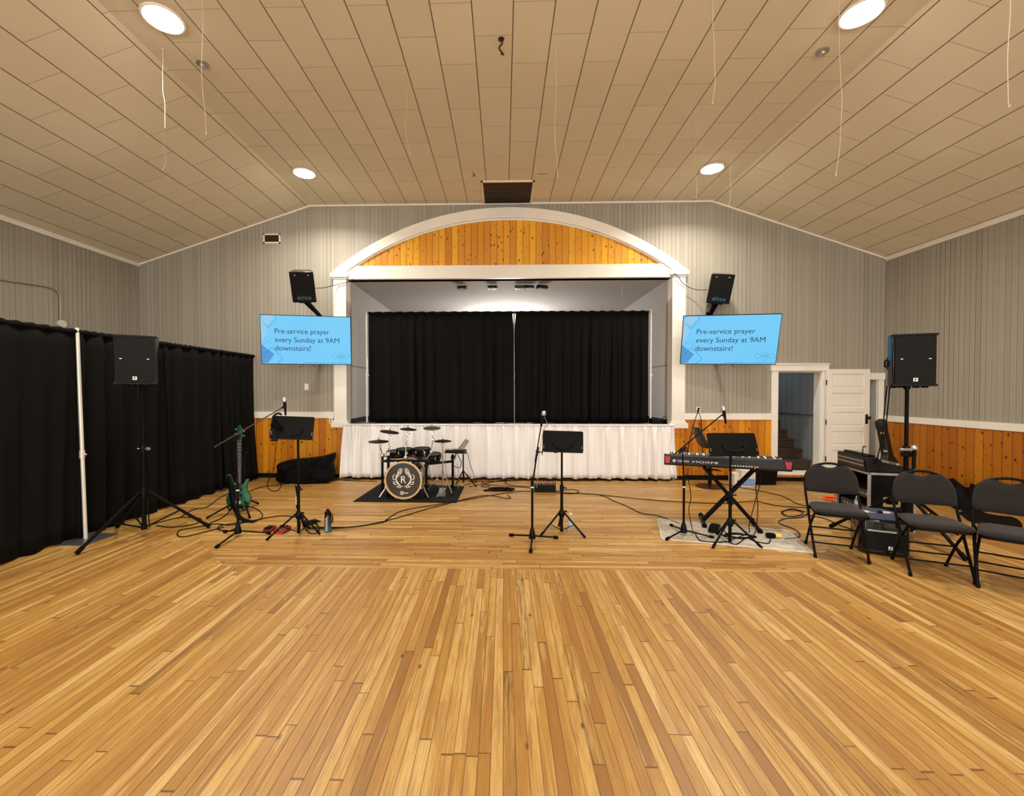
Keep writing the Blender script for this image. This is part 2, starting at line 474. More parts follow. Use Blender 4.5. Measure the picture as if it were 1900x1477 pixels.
trim(bm, smooth=20, bevel=0)
mid = arc(hw_o - .245, A_top - .185, A_sp); mi2 = arc(hw_o - .285, A_top - .215, A_sp)
bm = B()
for i in range(40): prism(bm, [mid[i], mid[i + 1], mi2[i + 1], mi2[i]], D - .055, D)
trim(bm, smooth=20, bevel=0)
bm = B(); box(bm, (PLX1 - .02, D - .07, OT), (PRX0 + .02, D + .15, OT + .235)); trim(bm)
bm = B(); pts = [p for p in mi2 if p[1] > OT + .22]
prism(bm, [(pts[0][0], OT + .22)] + pts + [(pts[-1][0], OT + .22)], D - .03, D - .005); struct('arch_panel', bm, PINE_T, parent=wall_back)

# stage recess
PLAST_GREY = flat('stage_plaster', rgb(170, 164, 158), .8, 0, .08, 60)
def st_mat():
    return flat('stage_plaster_light', rgb(172, 167, 162), .85, 0, .09, 40)
PG = st_mat()
bm = B(); box(bm, (OL - .5, D + .02, SZ - .1), (OR + .5, 12.3, SZ)); struct('floor_stage', bm, flat('stage_floor_dark', rgb(38, 30, 26), .5))
bm = B(); box(bm, (OL - .2, D + .15, SZ), (OL, 12.3, OT + .4)); struct('wall_stage_left', bm, PG)
bm = B(); box(bm, (OR, D + .15, SZ), (OR + .2, 12.3, OT + .4)); struct('wall_stage_right', bm, PG)
bm = B(); box(bm, (OL - .2, 12.1, SZ), (OR + .2, 12.3, OT + .4)); struct('wall_stage_back', bm, PG)
bm = B()
n = 12; pr = [(12.1, SZ + 1.9)]
for k in range(n + 1):
    a = PI / 2 * k / n; pr.append((11.1 + 1.0 * math.cos(a), OT - .75 + .77 * math.sin(a)))
prism(bm, pr + [(D + .15, OT + .02), (D + .15, OT + .3), (12.2, OT + .3), (12.2, SZ + 1.9)], OL, OR, 'yz')
struct('ceiling_stage', bm, PG)
bm = B(); box(bm, (OL, D + .16, SZ), (OL + .02, 12.1, SZ + .09)); struct('baseboard_stage_left', bm, KICK)
bm = B(); box(bm, (OR - .02, D + .16, SZ), (OR, 12.1, SZ + .09)); struct('baseboard_stage_right', bm, KICK)
bm = B(); box(bm, (OL, D + .16, 2.07), (OL + .012, 12.1, 2.085)); box(bm, (OR - .012, D + .16, 2.07), (OR, 12.1, 2.085)); trim(bm, flat('joint_line', rgb(120, 114, 108), .8), 0)

# ------------------------------------------------------------------ doorways
bm = B()
box(bm, (4.79, D - .035, .12), (D1a, D, D1t + .01)); box(bm, (D1b, D - .035, .12), (D1b + .11, D, D1t + .01))
box(bm, (4.775, D - .045, D1t + .01), (5.775, D, D1t + .135)); box(bm, (4.765, D - .06, D1t + .125), (5.785, D, D1t + .145))
box(bm, (D1b - .012, D - .01, .12), (D1b, D + .16, D1t)); box(bm, (D1a, D - .01, .12), (D1a + .012, D + .16, D1t)); box(bm, (D1a, D - .01, D1t - .012), (D1b, D + .16, D1t))
trim(bm)
bm = B()
box(bm, (D2a - .1, D - .035, 0), (D2a, D, D2t)); box(bm, (D2b, D - .035, 0), (D2b + .1, D, D2t + .01))
box(bm, (D2a - .12, D - .045, D2t + .0), (XR - .02, D, D2t + .12)); box(bm, (D2b - .012, D - .01, 0), (D2b, D + .16, D2t)); box(bm, (D2a, D - .01, 0), (D2a + .012, D + .16, D2t))
trim(bm)
bm = B(); box(bm, (4.82, D - .13, .115), (5.82, D + .16, .15)); trim(bm)
bm = B(); box(bm, (4.84, D - .10, .07), (5.80, D, .115)); trim(bm, PINE_X)
bm = B(); box(bm, (4.84, D - .085, 0), (5.80, D, .07)); trim(bm, KICK)
# door leaf folded back flat against the wall
lx0, lx1, lz0, lz1, ly = 5.70, 6.44, .17, 1.985, D - .10
bm = B()
st, rl = .095, .085
zs = [lz0 + .05 + i * (lz1 - lz0 - .05 - rl) / 5 for i in range(6)]
box(bm, (lx0, ly, lz0), (lx0 + st, ly + .04, lz1)); box(bm, (lx1 - st, ly, lz0), (lx1, ly + .04, lz1))
for i, z in enumerate(zs):
    box(bm, (lx0 + st, ly, z), (lx1 - st, ly + .04, z + rl if i < 5 else lz1))
box(bm, (lx0 + st, ly, lz0), (lx1 - st, ly + .04, zs[0]))
door = struct('door_1', bm, WHITE, .003)
for i in range(5):
    z0, z1 = zs[i] + rl, zs[i + 1]
    bm = B(); box(bm, (lx0 + st - .005, ly + .018, z0 - .005), (lx1 - st + .005, ly + .028, z1 + .005))
    box(bm, (lx0 + st + .03, ly + .008, z0 + .03), (lx1 - st - .03, ly + .03, z1 - .03))
    struct('door_panel', bm, WHITE, .006, parent=door)
BRZ = flat('dark_bronze', rgb(40, 26, 20), .4, .7)
bm = B(); box(bm, (lx1 - .075, ly - .006, 1.02), (lx1 - .03, ly, 1.19)); struct('lock_plate', bm, BRZ, .002, parent=door)
bm = B(); lathe(bm, [(.012, 0), (.012, .03), (.027, .04), (.03, .055), (.018, .068), (0, .07)], 16, Matrix.Translation((lx1 - .05, ly - .006, 1.13)) @ Matrix.Rotation(PI / 2, 4, 'X')); struct('door_knob', bm, BRZ, parent=door)
for z in (.4, 1.05, 1.75):
    bm = B(); tube(bm, [(lx0 - .01, ly, z - .045), (lx0 - .01, ly, z + .045)], .009, 8); struct('hinge', bm, BRZ, parent=door)

# stairwell behind door 1
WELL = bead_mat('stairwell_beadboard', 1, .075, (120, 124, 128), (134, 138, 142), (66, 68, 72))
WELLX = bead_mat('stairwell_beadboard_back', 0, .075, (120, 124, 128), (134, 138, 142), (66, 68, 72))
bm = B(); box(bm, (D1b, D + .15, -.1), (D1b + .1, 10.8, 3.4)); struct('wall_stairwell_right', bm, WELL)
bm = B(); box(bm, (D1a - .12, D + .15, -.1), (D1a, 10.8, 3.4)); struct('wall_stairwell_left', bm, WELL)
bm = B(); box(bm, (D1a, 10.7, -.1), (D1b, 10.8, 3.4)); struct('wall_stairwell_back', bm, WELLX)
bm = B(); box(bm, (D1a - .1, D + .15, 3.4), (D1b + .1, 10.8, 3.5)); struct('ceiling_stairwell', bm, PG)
bm = B(); box(bm, (D1b - .012, D + .15, 1.15), (D1b, 10.7, 1.165)); trim(bm, flat('stairwell_rail', rgb(70, 72, 76), .6), 0)
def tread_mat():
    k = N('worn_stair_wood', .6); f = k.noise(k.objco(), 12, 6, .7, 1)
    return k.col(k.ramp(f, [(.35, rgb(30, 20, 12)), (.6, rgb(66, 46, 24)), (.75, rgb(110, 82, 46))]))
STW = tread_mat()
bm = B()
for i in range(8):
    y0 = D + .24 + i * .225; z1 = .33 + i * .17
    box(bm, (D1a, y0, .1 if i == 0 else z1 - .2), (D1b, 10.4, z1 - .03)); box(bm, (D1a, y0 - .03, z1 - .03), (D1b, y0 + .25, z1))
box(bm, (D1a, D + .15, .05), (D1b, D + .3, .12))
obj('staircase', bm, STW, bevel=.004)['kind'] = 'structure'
ld = bpy.data.lights.new('stairwell_fill', 'POINT'); ld.energy = 38; ld.color = (.82, .92, 1); ld.shadow_soft_size = .1  # added fill light, no visible source, brightens the stairwell walls and steps
lo = bpy.data.objects.new('stairwell_fill', ld); C.objects.link(lo); lo.location = (5.15, 9.3, 3.2)
# dark passage behind doorway 2
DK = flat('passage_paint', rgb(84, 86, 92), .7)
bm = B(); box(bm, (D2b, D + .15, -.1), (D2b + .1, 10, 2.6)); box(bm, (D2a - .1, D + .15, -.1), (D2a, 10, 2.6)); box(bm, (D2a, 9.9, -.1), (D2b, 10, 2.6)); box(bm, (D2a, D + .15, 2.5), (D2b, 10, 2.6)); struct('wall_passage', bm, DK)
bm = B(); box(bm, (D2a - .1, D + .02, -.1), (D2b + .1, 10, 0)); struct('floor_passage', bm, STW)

# ------------------------------------------------------------------ ceiling lights
DIFF = emis('lamp_diffuser', (1, .92, .78, 1), 60)
def ceiling_light(x, y, label, seen=True):
    t = thing('ceiling_light', label, 'ceiling light', (x, y, ZF), 0, 'round flush lights on the flat ceiling')
    bm = B(); lathe(bm, [(.165, 0), (.175, -.004), (.172, -.014), (.155, -.016), (.15, -.010), (.15, 0)], 40); obj('trim_ring', bm, WHITE, t)
    bm = B(); lathe(bm, [(.151, -.008), (.135, -.022), (.09, -.032), (0, -.036)], 40); obj('diffuser', bm, DIFF, t)
    ld = bpy.data.lights.new('lamp', 'AREA'); ld.shape = 'DISK'; ld.size = .30; ld.energy = LAMP_POWER; ld.color = LAMP_COL; ld.spread = D2(146)
    if y < 2: ld.energy *= .62
    lo = bpy.data.objects.new('lamp', ld); C.objects.link(lo); lo.parent = t; lo.location = (0, 0, -.05)
for x, y, lb in ((-3.10, 3.95, 'round ceiling light at the top left corner of the view, cut by the frame edge'), (3.21, 4.06, 'round ceiling light at the top right of the view, cut by the frame edge'),
                 (-3.10, 6.77, 'small lit round ceiling light above the left wall screen, near the stage wall'), (3.18, 6.80, 'small lit round ceiling light above the right wall screen, near the stage wall'),
                 (-3.10, 1.15, 'round ceiling light behind the viewer, left row'), (3.2, 1.25, 'round ceiling light behind the viewer, right row'),
                 (-3.1, -1.65, 'farthest back round ceiling light, left row'), (3.2, -1.55, 'farthest back round ceiling light, right row')):
    ceiling_light(x, y, lb)
for x, y, lb in ((-3.12, 4.50, 'small grey round heat detector on the ceiling beside the left light'), (3.18, 4.50, 'small grey round heat detector on the ceiling beside the right light')):
    t = thing('heat_detector', lb, 'detector', (x, y, ZF), 0, 'heat detectors on the ceiling')
    bm = B(); lathe(bm, [(.058, 0), (.06, -.012), (.045, -.02), (.03, -.022)], 24); obj('base', bm, GREYM, t)
    bm = B(); lathe(bm, [(.03, -.02), (.028, -.04), (.015, -.048), (0, -.05)], 20); obj('sensor', bm, STEEL, t)
# big square return-air grille
t = thing('ceiling_vent', 'large square brown return air grille in the ceiling above the stage arch', 'vent', (.07, 7.53, ZF))
bm = B(); hw, hd = .435, .43
for a in ((-hw, -hd, -.02, hw, -hd + .03, 0), (-hw, hd - .03, -.02, hw, hd, 0), (-hw, -hd, -.02, -hw + .03, hd, 0), (hw - .03, -hd, -.02, hw, hd, 0)): box(bm, a[:3], a[3:])
obj('frame', bm, flat('vent_frame_paint', rgb(240, 230, 212), .5), t)
BRN = flat('vent_brown', rgb(66, 48, 34), .5, .2)
bm = B(); box(bm, (-hw + .03, -hd + .03, -.006), (hw - .03, hd - .03, -.001)); obj('backing', bm, flat('vent_dark', rgb(30, 22, 16), .7), t)
bm = B()
for i in range(44):
    x = -hw + .04 + i * (2 * hw - .08) / 43; box(bm, (x - .004, -hd + .03, -.016), (x + .004, hd - .03, -.004))
for i in range(1, 5): y = -hd + i * 2 * hd / 5; box(bm, (-hw + .03, y - .004, -.018), (hw - .03, y + .004, -.006))
o = obj('slat', bm, BRN, t); o['kind'] = 'stuff'
# hook and little plates on the ceiling
p = G(930, 72, ZF)
bm = B(); tube(bm, smooth_path([(p.x, p.y, ZF), (p.x + .01, p.y + .02, ZF - .03), (p.x - .02, p.y + .05, ZF - .05), (p.x + .02, p.y + .09, ZF - .08), (p.x, p.y + .12, ZF - .05)]), .008, 8)
lathe(bm, [(.03, 0), (.028, -.01), (.01, -.014), (0, -.014)], 14, Matrix.Translation((p.x, p.y, ZF)))
setp(obj('ceiling_hook', bm, flat('rusty_iron', rgb(60, 44, 36), .6, .5)), 'twisted dark hook hanging from the middle of the ceiling', 'hook')
p = G(1006, 321, ZF); bm = B(); box(bm, (p.x - .07, p.y - .025, ZF - .008), (p.x + .07, p.y + .025, ZF))
for i in range(5): box(bm, (p.x - .06 + i * .026, p.y - .018, ZF - .014), (p.x - .048 + i * .026, p.y + .018, ZF - .008))
setp(obj('ceiling_plate', bm, flat('beige_metal', rgb(200, 176, 148), .5)), 'narrow slotted beige plate on the ceiling right of the square grille', 'plate')
p = G(877, 320, ZF); bm = B(); tube(bm, smooth_path([(p.x, p.y, ZF), (p.x + .02, p.y + .01, ZF - .02), (p.x + .03, p.y + .03, ZF - .04), (p.x, p.y + .04, ZF - .03)]), .006, 6)
setp(obj('ceiling_hook', bm, flat('rusty_iron', rgb(60, 44, 36), .6, .5)), 'tiny hook in the ceiling left of the square grille', 'hook')
# thin strings hanging from the ceiling
STR = flat('white_string', rgb(214, 200, 176), .8, 0, .1, 18, .1)
def string(x, ybot, Y, label, wob=.02, r=.0021, ytop=None):
    e = at(x, ybot, Y); zt = zceil(e.x)
    if ytop: zt = min(zt, at(x, ytop, Y).z)
    zt = zceil(e.x)
    n = 9; rnd = random.Random(int(x)); pts = []
    for i in range(n + 1):
        f = i / n; pts.append((e.x + math.sin(f * 7 + x) * wob * f + rnd.uniform(-.3, .3) * wob * f, Y + rnd.uniform(-.3, .3) * wob * f, zt + (e.z - zt) * f))
    pts[0] = (e.x, Y, zt)
    pts.append((pts[-1][0] + .012, Y, e.z + .012))
    bm = B(); tube(bm, smooth_path(pts, 4), r if ybot != 236 else .0013, 6)
    lathe(bm, [(.012, 0), (.012, -.008), (0, -.012)], 8, Matrix.Translation((e.x, Y, zt)))
    setp(obj('ceiling_string', bm, STR, origin=(e.x, Y, zt)), label, 'string', 'strings hanging from the ceiling')
for a in ((304, 236, 4.3, 'white string hanging just below the top left ceiling light'), (305, 316, 5.3, 'faint lower string hanging behind the one under the top left light'),
          (378, 248, 3.75, 'string hanging past the left grey heat detector'), (577, 380, 6.2, 'string hanging beside the far left ceiling light'),
          (650, 372, 7.35, 'short string near the stage wall between left light and grille'), (755, 288, 5.0, 'wavy string hanging left of the ceiling middle', .03),
          (760, 372, 6.9, 'short string hanging above the left end of the arch'), (1031, 327, 4.4, 'long string hanging right of the ceiling middle beside the grille', .02),
          (1085, 385, 7.0, 'short string hanging over the arch top right of the grille'), (1290, 368, 5.6, 'faint string hanging left of the far right ceiling light'),
          (1322, 192, 3.3, 'string ending high with a small knot, left of the right heat detector'), (1354, 382, 6.35, 'string hanging right of the far right ceiling light'),
          (1555, 325, 3.5, 'longest wavy string, left of the top right ceiling light', .035), (1872, 197, 3.2, 'string hanging at the far right edge of the ceiling')):
    string(*a)

# ------------------------------------------------------------------ wall fittings
p0, p1 = at(489, 434, D), at(520.5, 451.7, D)
t = thing('wall_vent', 'small rectangular vent high on the grey wall left of the arch', 'vent', ((p0.x + p1.x) / 2, D, p1.z))
w, h = (p1.x - p0.x), (p0.z - p1.z)
bm = B()
for a in ((-w / 2, -.012, 0, w / 2, 0, .025), (-w / 2, -.012, h - .025, w / 2, 0, h), (-w / 2, -.012, 0, -w / 2 + .025, 0, h), (w / 2 - .025, -.012, 0, w / 2, 0, h)): box(bm, a[:3], a[3:])
obj('frame', bm, WHITE, t)
bm = B(); box(bm, (-w / 2 + .02, -.004, .02), (w / 2 - .02, -.001, h - .02)); obj('backing', bm, flat('vent_dark', rgb(30, 22, 16), .7), t)
bm = B()
for i in range(12): x = -w / 2 + .035 + i * (w - .07) / 11; box(bm, (x - .003, -.010, .02), (x + .003, -.003, h - .02))
obj('slat', bm, BRN, t)
def plate(x0, y0, x1, y1, name, label, outlet=True, dy=0.0):
    a, b = at(x0, y0, D - dy), at(x1, y1, D - dy); cx, cz = (a.x + b.x) / 2, (a.z + b.z) / 2; w, h = b.x - a.x, a.z - b.z
    t = thing(name, label, 'switch' if not outlet else 'outlet', (cx, D - dy, cz))
    bm = B(); box(bm, (-w / 2, -.007, -h / 2), (w / 2, 0, h / 2)); obj('cover_plate', bm, WHITE, t, bevel=.002)
    bm = B()
    if outlet:
        for s in (-1, 1): lathe(bm, [(.016, 0), (.016, -.003), (0, -.003)], 14, Matrix.Translation((0, -.007, s * h * .22)) @ Matrix.Rotation(-PI / 2, 4, 'X'))
        obj('socket', bm, flat('outlet_grey', rgb(120, 118, 114), .5), t)
    else:
        box(bm, (-.006, -.016, -.012), (.006, -.006, .012)); obj('toggle', bm, WHITE, t)
    return t
plate(565, 712, 572.3, 724, 'light_switch', 'white light switch on the grey wall below the left screen', False)
plate(610.6, 775.5, 617.3, 785.5, 'wall_outlet', 'white outlet on the pine wainscot beside the left stage pillar', True, .035)
plate(1292, 755, 1299, 766, 'wall_outlet', 'white outlet with black plugs above the rail right of the stage')
o = at(1295.5, 757.5, D - .007)
for k, (dz, pts) in enumerate(((0, [(1297, 758), (1291, 775), (1284, 800), (1277, 830), (1272, 841)]), (-.035, [(1296, 762), (1301, 780), (1302, 800), (1302, 825), (1309, 860), (1311, 888)]))):
    t = thing('power_cable', ('black cord running down left from the wall outlet behind the stool', 'black cord dropping straight down from the wall outlet by the stool')[k], 'cord', at(*pts[0], D - .01))
    P = [at(*q, D - .04) for q in pts]; P[0].y = D - .03
    bm = B(); tube(bm, smooth_path(P), .006, 6); obj('wire', bm, CORD, t, world=True)
    bm = B(); cbox(bm, P[0] + Vector((0, -.0, 0)), (.03, .04, .028)); obj('plug', bm, RUB, t, world=True, bevel=.004)
# surface conduit on the left wall
P = [atX(-60, 508, XL + .02), atX(0, 518, XL + .02), atX(80, 530, XL + .02), atX(98, 535, XL + .02), atX(109, 543, XL + .02), atX(112, 556, XL + .02), atX(112, 594, XL + .02)]
t = thing('wall_conduit', 'painted conduit bending down the left wall to a round junction box', 'conduit', P[-1])
GP = flat('painted_conduit', rgb(160, 154, 142), .5)
bm = B(); tube(bm, smooth_path(P), .014, 8); obj('pipe', bm, GP, t, world=True)
bm = B(); q = atX(113, 601, XL); lathe(bm, [(.06, 0), (.06, .035), (.05, .045), (0, .047)], 18, Matrix.Translation(q) @ Matrix.Rotation(PI / 2, 4, 'Y')); obj('junction_box', bm, flat('junction_box_white', rgb(214, 208, 194), .5), t, world=True)
bm = B(); q2 = atX(115, 625, XL + .02); tube(bm, [atX(113, 606, XL + .02), q2], .008, 6); obj('stub_pipe', bm, GP, t, world=True)

# ------------------------------------------------------------------ wall screens
SCR = emis('screen_blue', rgb(112, 198, 242), 1.14)
SCR_L = emis('screen_pale', rgb(160, 214, 248), .95)
SCR_D = emis('screen_mid_blue', rgb(84, 160, 224), .95)
INK = emis("screen_ink", rgb(24, 62, 108), .8)
INKC = emis('screen_cyan_line', rgb(30, 150, 205), .7)
INKW = emis('screen_haze', rgb(172, 220, 250), .95)
def rotm(loc, yaw, tilt, roll):
    return Matrix.Translation(Vector(loc)) @ Matrix.Rotation(D2(yaw), 4, 'Z') @ Matrix.Rotation(D2(tilt), 4, 'X') @ Matrix.Rotation(D2(roll), 4, 'Y')
def line2d(bm, pts, w, y, closed=False):
    pts = list(pts) + ([pts[0]] if closed else [])
    for a, b in zip(pts, pts[1:]):
        a, b = Vector(a), Vector(b); d = (b - a).normalized(); n = Vector((-d.y, d.x)) * w / 2; a2 = a - d * w * .5; b2 = b + d * w * .5
        prism(bm, [a2 + n, a2 - n, b2 - n, b2 + n], y, y - .0008)
def tv(loc, yaw, tilt, roll, label):
    W_, H_ = 1.45, .824
    t = thing('wall_screen', label, 'television', M=rotm(loc, yaw, tilt, roll), group='wall mounted screens beside the stage')
    bm = B(); prism(bm, rrect(W_, H_, .008, 2), 0, .035); prism(bm, rrect(W_ * .6, H_ * .6, .02, 3), .035, .06); obj('casing', bm, PLAST, t)
    w, h = W_ - .018, H_ - .022
    bm = B(); box(bm, (-w / 2, -.002, -h / 2), (w / 2, .0, h / 2)); sc = obj('display', bm, SCR, t)
    def part(bm, mat, nm='slide_graphic'):
        o = obj(nm, bm, mat, sc); return o
    # lettering in three lines
    x0 = -w / 2 + .15 * w
    for s, wd, z in (('Pre-service prayer', .61, .13), ('every Sunday at 9AM', .72, -.05), ('downstairs!', .395, -.225)):
        bm = text_bm(s, wd * w); shift(bm, (x0, -.002, z * h)); part(bm, INK, 'lettering')
    bm = text_bm('Revival Atmosphere in a Relational Culture', .52 * w, .032); shift(bm, (w / 2 - .525 * w, -.002, -h / 2 + .008)); part(bm, INKC, 'lettering')
    def X(u): return -w / 2 + u * w
    def Z(v): return h / 2 - v * h
    def clip(pts): return [(max(-w / 2, p[0]), min(h / 2, max(-h / 2, p[1]))) for p in pts]
    bm = B(); prism(bm, clip([(X(0), Z(.12)), (X(.045), Z(.0)), (X(.15), Z(.0)), (X(.165), Z(.03)), (X(.07), Z(.2)), (X(0), Z(.22))]), -.002, -.0025); part(bm, SCR_L)
    bm = B(); prism(bm, [(X(.0), Z(.6)), (X(.07), Z(.7)), (X(.14), Z(.8)), (X(.07), Z(.98)), (X(0), Z(1))], -.002, -.0026); part(bm, SCR_D)
    bm = B(); prism(bm, [(X(.0), Z(.24)), (X(.035), Z(.2)), (X(.075), Z(.30)), (X(.03), Z(.5)), (X(.0), Z(.56))], -.002, -.0024); part(bm, SCR_L)
    bm = B()
    line2d(bm, [(X(.02), Z(.14)), (X(.085), Z(.26)), (X(.175), Z(.06)), (X(.14), Z(.005))], .005, -.003); part(bm, INKC); bm = B()
    line2d(bm, [(X(.04), Z(.78)), (X(.115), Z(.66)), (X(.23), Z(.89)), (X(.17), Z(.995))], .006, -.003); part(bm, INKC); bm = B()
    line2d(bm, [(X(.0), Z(.62)), (X(.075), Z(.53)), (X(.15), Z(.64))], .003, -.003)
    part(bm, INKC)
    def dia(u, v, r): bm = B(); line2d(bm, [(X(u), Z(v) + r), (X(u) + r, Z(v)), (X(u), Z(v) - r), (X(u) - r, Z(v))], .0035, -.003, True); part(bm, INKC)
    dia(.815, .835, .048); dia(.885, .80, .052); dia(.885, .87, .052); dia(.955, .835, .048); dia(.885, .835, .022)
    # bracket behind and wires below
    bm = B()
    Mi = WM[t.name].inverted()
    back = Vector((loc[0] * 1.0, D, loc[2])); tube(bm, [(0, .06, 0), Mi @ back], .03, 10); box(bm, (-.2, .06, -.2), (.2, .08, .2))
    cbox(bm, (0, 0, 0), (.2, .02, .3), Mi @ Matrix.Translation(back - Vector((0, .01, 0)))); obj('bracket', bm, BLACK, t)
    for s in (-1, 1):
        bm = B(); tube(bm, [(s * .05, .03, -H_ / 2 + .01), (s * .13, .03, -H_ / 2 - .05)], .004, 6); obj('stand_foot', bm, BLACK, t)
tv((-3.331, 7.318, 2.46), 11.5, 5.0, 0, 'blue lit wall screen left of the stage, hung below the left small speaker')
tv((3.725, 7.326, 2.443), -14.0, 15.2, 1.3, 'blue lit wall screen right of the stage, leaning forward, above the keyboard')

# ------------------------------------------------------------------ small wall speakers
ELB = flat('elite_blue', rgb(44, 110, 150), .5)
def wall_speaker(loc, yaw, tilt, roll, label, side):
    t = thing('wall_speaker', label, 'speaker', M=rotm(loc, yaw, tilt, roll), group='small wall speakers above the screens')
    w, h, d = .365, .49, .28
    bm = B(); prism(bm, [(-w / 2, .02), (w / 2, .02), (w / 2 - .05, d), (-w / 2 + .05, d)], -h / 2, h / 2, 'xy'); obj('cabinet', bm, CAB, t, bevel=.006)
    bm = B(); prism(bm, rrect(w - .006, h - .006, .01, 3), 0, .022); obj('grille', bm, GRILLE, t)
    bm = text_bm('élite', .21, .065); shift(bm, (-.10, -.001, -h / 2 + .05)); obj('lettering', bm, ELB, t)
    for sx in (-1, 1):
        bm = B(); lathe(bm, [(.01, 0), (.01, -.003), (0, -.004)], 10, Matrix.Translation((sx * .10, 0, h / 2 - .05)) @ Matrix.Rotation(-PI / 2, 4, 'X')); obj('screw', bm, STEEL, t)
    Mi = WM[t.name].inverted()
    wp_ = Vector((loc[0] - side * .0, D, loc[2] - .42))
    a = Vector((0, .14, -h / 2)); b = Mi @ wp_
    bm = B(); box(bm, (-.09, .06, -h / 2 - .02), (.09, .22, -h / 2)); tube(bm, [a, a * .4 + b * .6, b], [.05, .035, .03], 8)
    cbox(bm, (0, 0, 0), (.1, .02, .2), Mi @ Matrix.Translation(wp_ - Vector((0, .01, 0)))); obj('wall_bracket', bm, BLACK, t)
wall_speaker((-3.25, 7.02, 3.277), 20, 22.8, -4.6, 'small black speaker with blue lettering mounted above the left screen', 1)
wall_speaker((3.68, 7.53, 3.326), -13.8, 18.4, 6.7, 'small black speaker with blue lettering mounted above the right screen', -1)
def wire(name, pts, label, mat=CORD, r=.006, cat='cable', group=None):
    bm = B(); tube(bm, smooth_path(pts), r, 6); return setp(obj(name, bm, mat), label, cat, group)
wire('speaker_cable', [at(584, 535, 7.25), at(600, 534, 7.5), at(622, 529, D - .13), at(643, 524, D - .1), at(657, 518, D - .03)], 'thin black cable from the left wall speaker to the stage arch corner')
wire('speaker_cable', [at(1246, 512, D - .1), at(1252, 508, D - .12), at(1258, 513, D - .13), at(1270, 528, D - .1), at(1290, 537, D - .12), at(1313, 538, 7.72)], 'thin black cable looping from the right arch corner to the right wall speaker')
wire('stage_string', [at(1153, 518, 8.3), at(1154, 535, 8.3), at(1154, 552, 8.3)], 'thin pale string hanging inside the stage opening right of its middle', STR, .003, 'string')
wire('stage_cable', [at(1240, 519, 8.12), at(1239, 560, 8.2), at(1240, 612, 8.2)], 'short black cable hanging inside the right edge of the stage opening', CORD, .005)

# ------------------------------------------------------------------ curtains
def drape(name, ax, a, b, other, ztop, zbot, label, mat, group, amp=.035, folds=9, seed=0, gap=None, hem=.02, cat='curtain', bulge=0, nsub=14, solid=.003):
    """ax 0: runs along x at y=other; ax 1: runs along y at x=other"""
    rnd = random.Random(seed); n = folds * nsub; m = 14
    ph = [rnd.uniform(-.35, .35) for _ in range(folds + 2)]; am = [rnd.uniform(.5, 1.2) for _ in range(folds + 2)]
    bm = B(); g = []
    for i in range(n + 1):
        u = i / n; col = []
        for j in range(m + 1):
            v = j / m
            s = u * folds; k = int(min(s, folds - 1e-6)); f = s - k
            A = amp * (am[k] * (1 - f) + am[k + 1] * f) * (.35 + .65 * min(1, v * 2.2))
            off = A * math.sin(2 * PI * (s + ph[k] * (1 - f) + ph[k + 1] * f)) + .25 * A * math.sin(2 * PI * (s * 2.3 + .4)) + bulge * v * v
            uu = u
            if gap: 
                g0, g1 = gap
                uu = min(max(u, g0 * max(0, 1 - v * 6)), 1 - g1 * max(0, 1 - v * 6))
            q = a + (b - a) * uu + .3 * A * math.cos(2 * PI * s) * v
            z = ztop + (zbot - ztop) * v + (hem * math.sin(2 * PI * s * .5 + seed) if j == m else 0) * .5
            col.append(bm.verts.new((q, other + off, z) if ax == 0 else (other + off, q, z)))
        g.append(col)
    for i in range(n):
        for j in range(m): bm.faces.new((g[i][j], g[i + 1][j], g[i + 1][j + 1], g[i][j + 1]))
    t = thing(name, label, cat, ((a + b) / 2, other, zbot) if ax == 0 else (other, (a + b) / 2, zbot), 0, group)
    obj('fabric', bm, mat, t, world=True, solid=solid, smooth=80)
    # rod pocket ruffle
    bm = B(); pts = []
    for i in range(41):
        q = a + (b - a) * (i / 40); pts.append((q, other, ztop) if ax == 0 else (other, q, ztop))
    tube(bm, pts, [.026 + .007 * math.sin(i * 2.1 + seed) for i in range(41)], 10)
    obj('rod_pocket', bm, mat, t, world=True)
    return t
def upright(x, y, ztop, z0, label, base=True, r=.022, group='white drape poles', lean=0.0):
    t = thing('drape_pole', label, 'pole', (x, y, z0), 0, group)
    bm = B(); tube(bm, [(0, 0, .01), (lean, 0, ztop - z0)], r, 14); lathe(bm, [(r * 1.1, ztop - z0), (r * .9, ztop - z0 + .02), (0, ztop - z0 + .022)], 14, Matrix.Translation((lean, 0, 0))); obj('pole', bm, WPIPE, t)
    bm = B(); e = lean * .42; tube(bm, [(e, 0, .88), (e, 0, .96)], r * 1.35, 14); tube(bm, [(e, 0, .92), (e + r * 2.6, 0, .92)], .008, 8); obj('collar', bm, WPIPE, t)
    if base:
        bm = B(); box(bm, (-.19, -.19, 0), (.19, .19, .01)); obj('base_plate', bm, flat('base_plate_steel', rgb(92, 96, 102), .35, .6), t, bevel=.003)
DX, DT = -4.57, 2.235
ys = [1.35, 2.85, 4.53, 5.75, 6.95, 7.88]
lbs = ['black drape panel closest to the viewer, running off the left edge', 'black drape panel just left of the white standing pole', 'black drape panel behind the left tripod speaker', 'black drape panel between the tripod speaker and the guitar', 'black drape panel behind the green bass, ending near the back wall']
for i in range(5):
    a, b = ys[i], ys[i + 1]
    gap = None
    if i < 4: b += .07
    if i == 3: gap = (0, .02)
    if i == 4: gap = (.05, 0)
    drape('black_curtain', 1, a, b, DX + .0, DT, .012, lbs[i], DRAPE, 'black drapes hung along the left side', .045, 6 if b - a > 1.3 else 5, i + 3, gap, bulge=(-.04, -.04, -.02, .03, .09)[i])
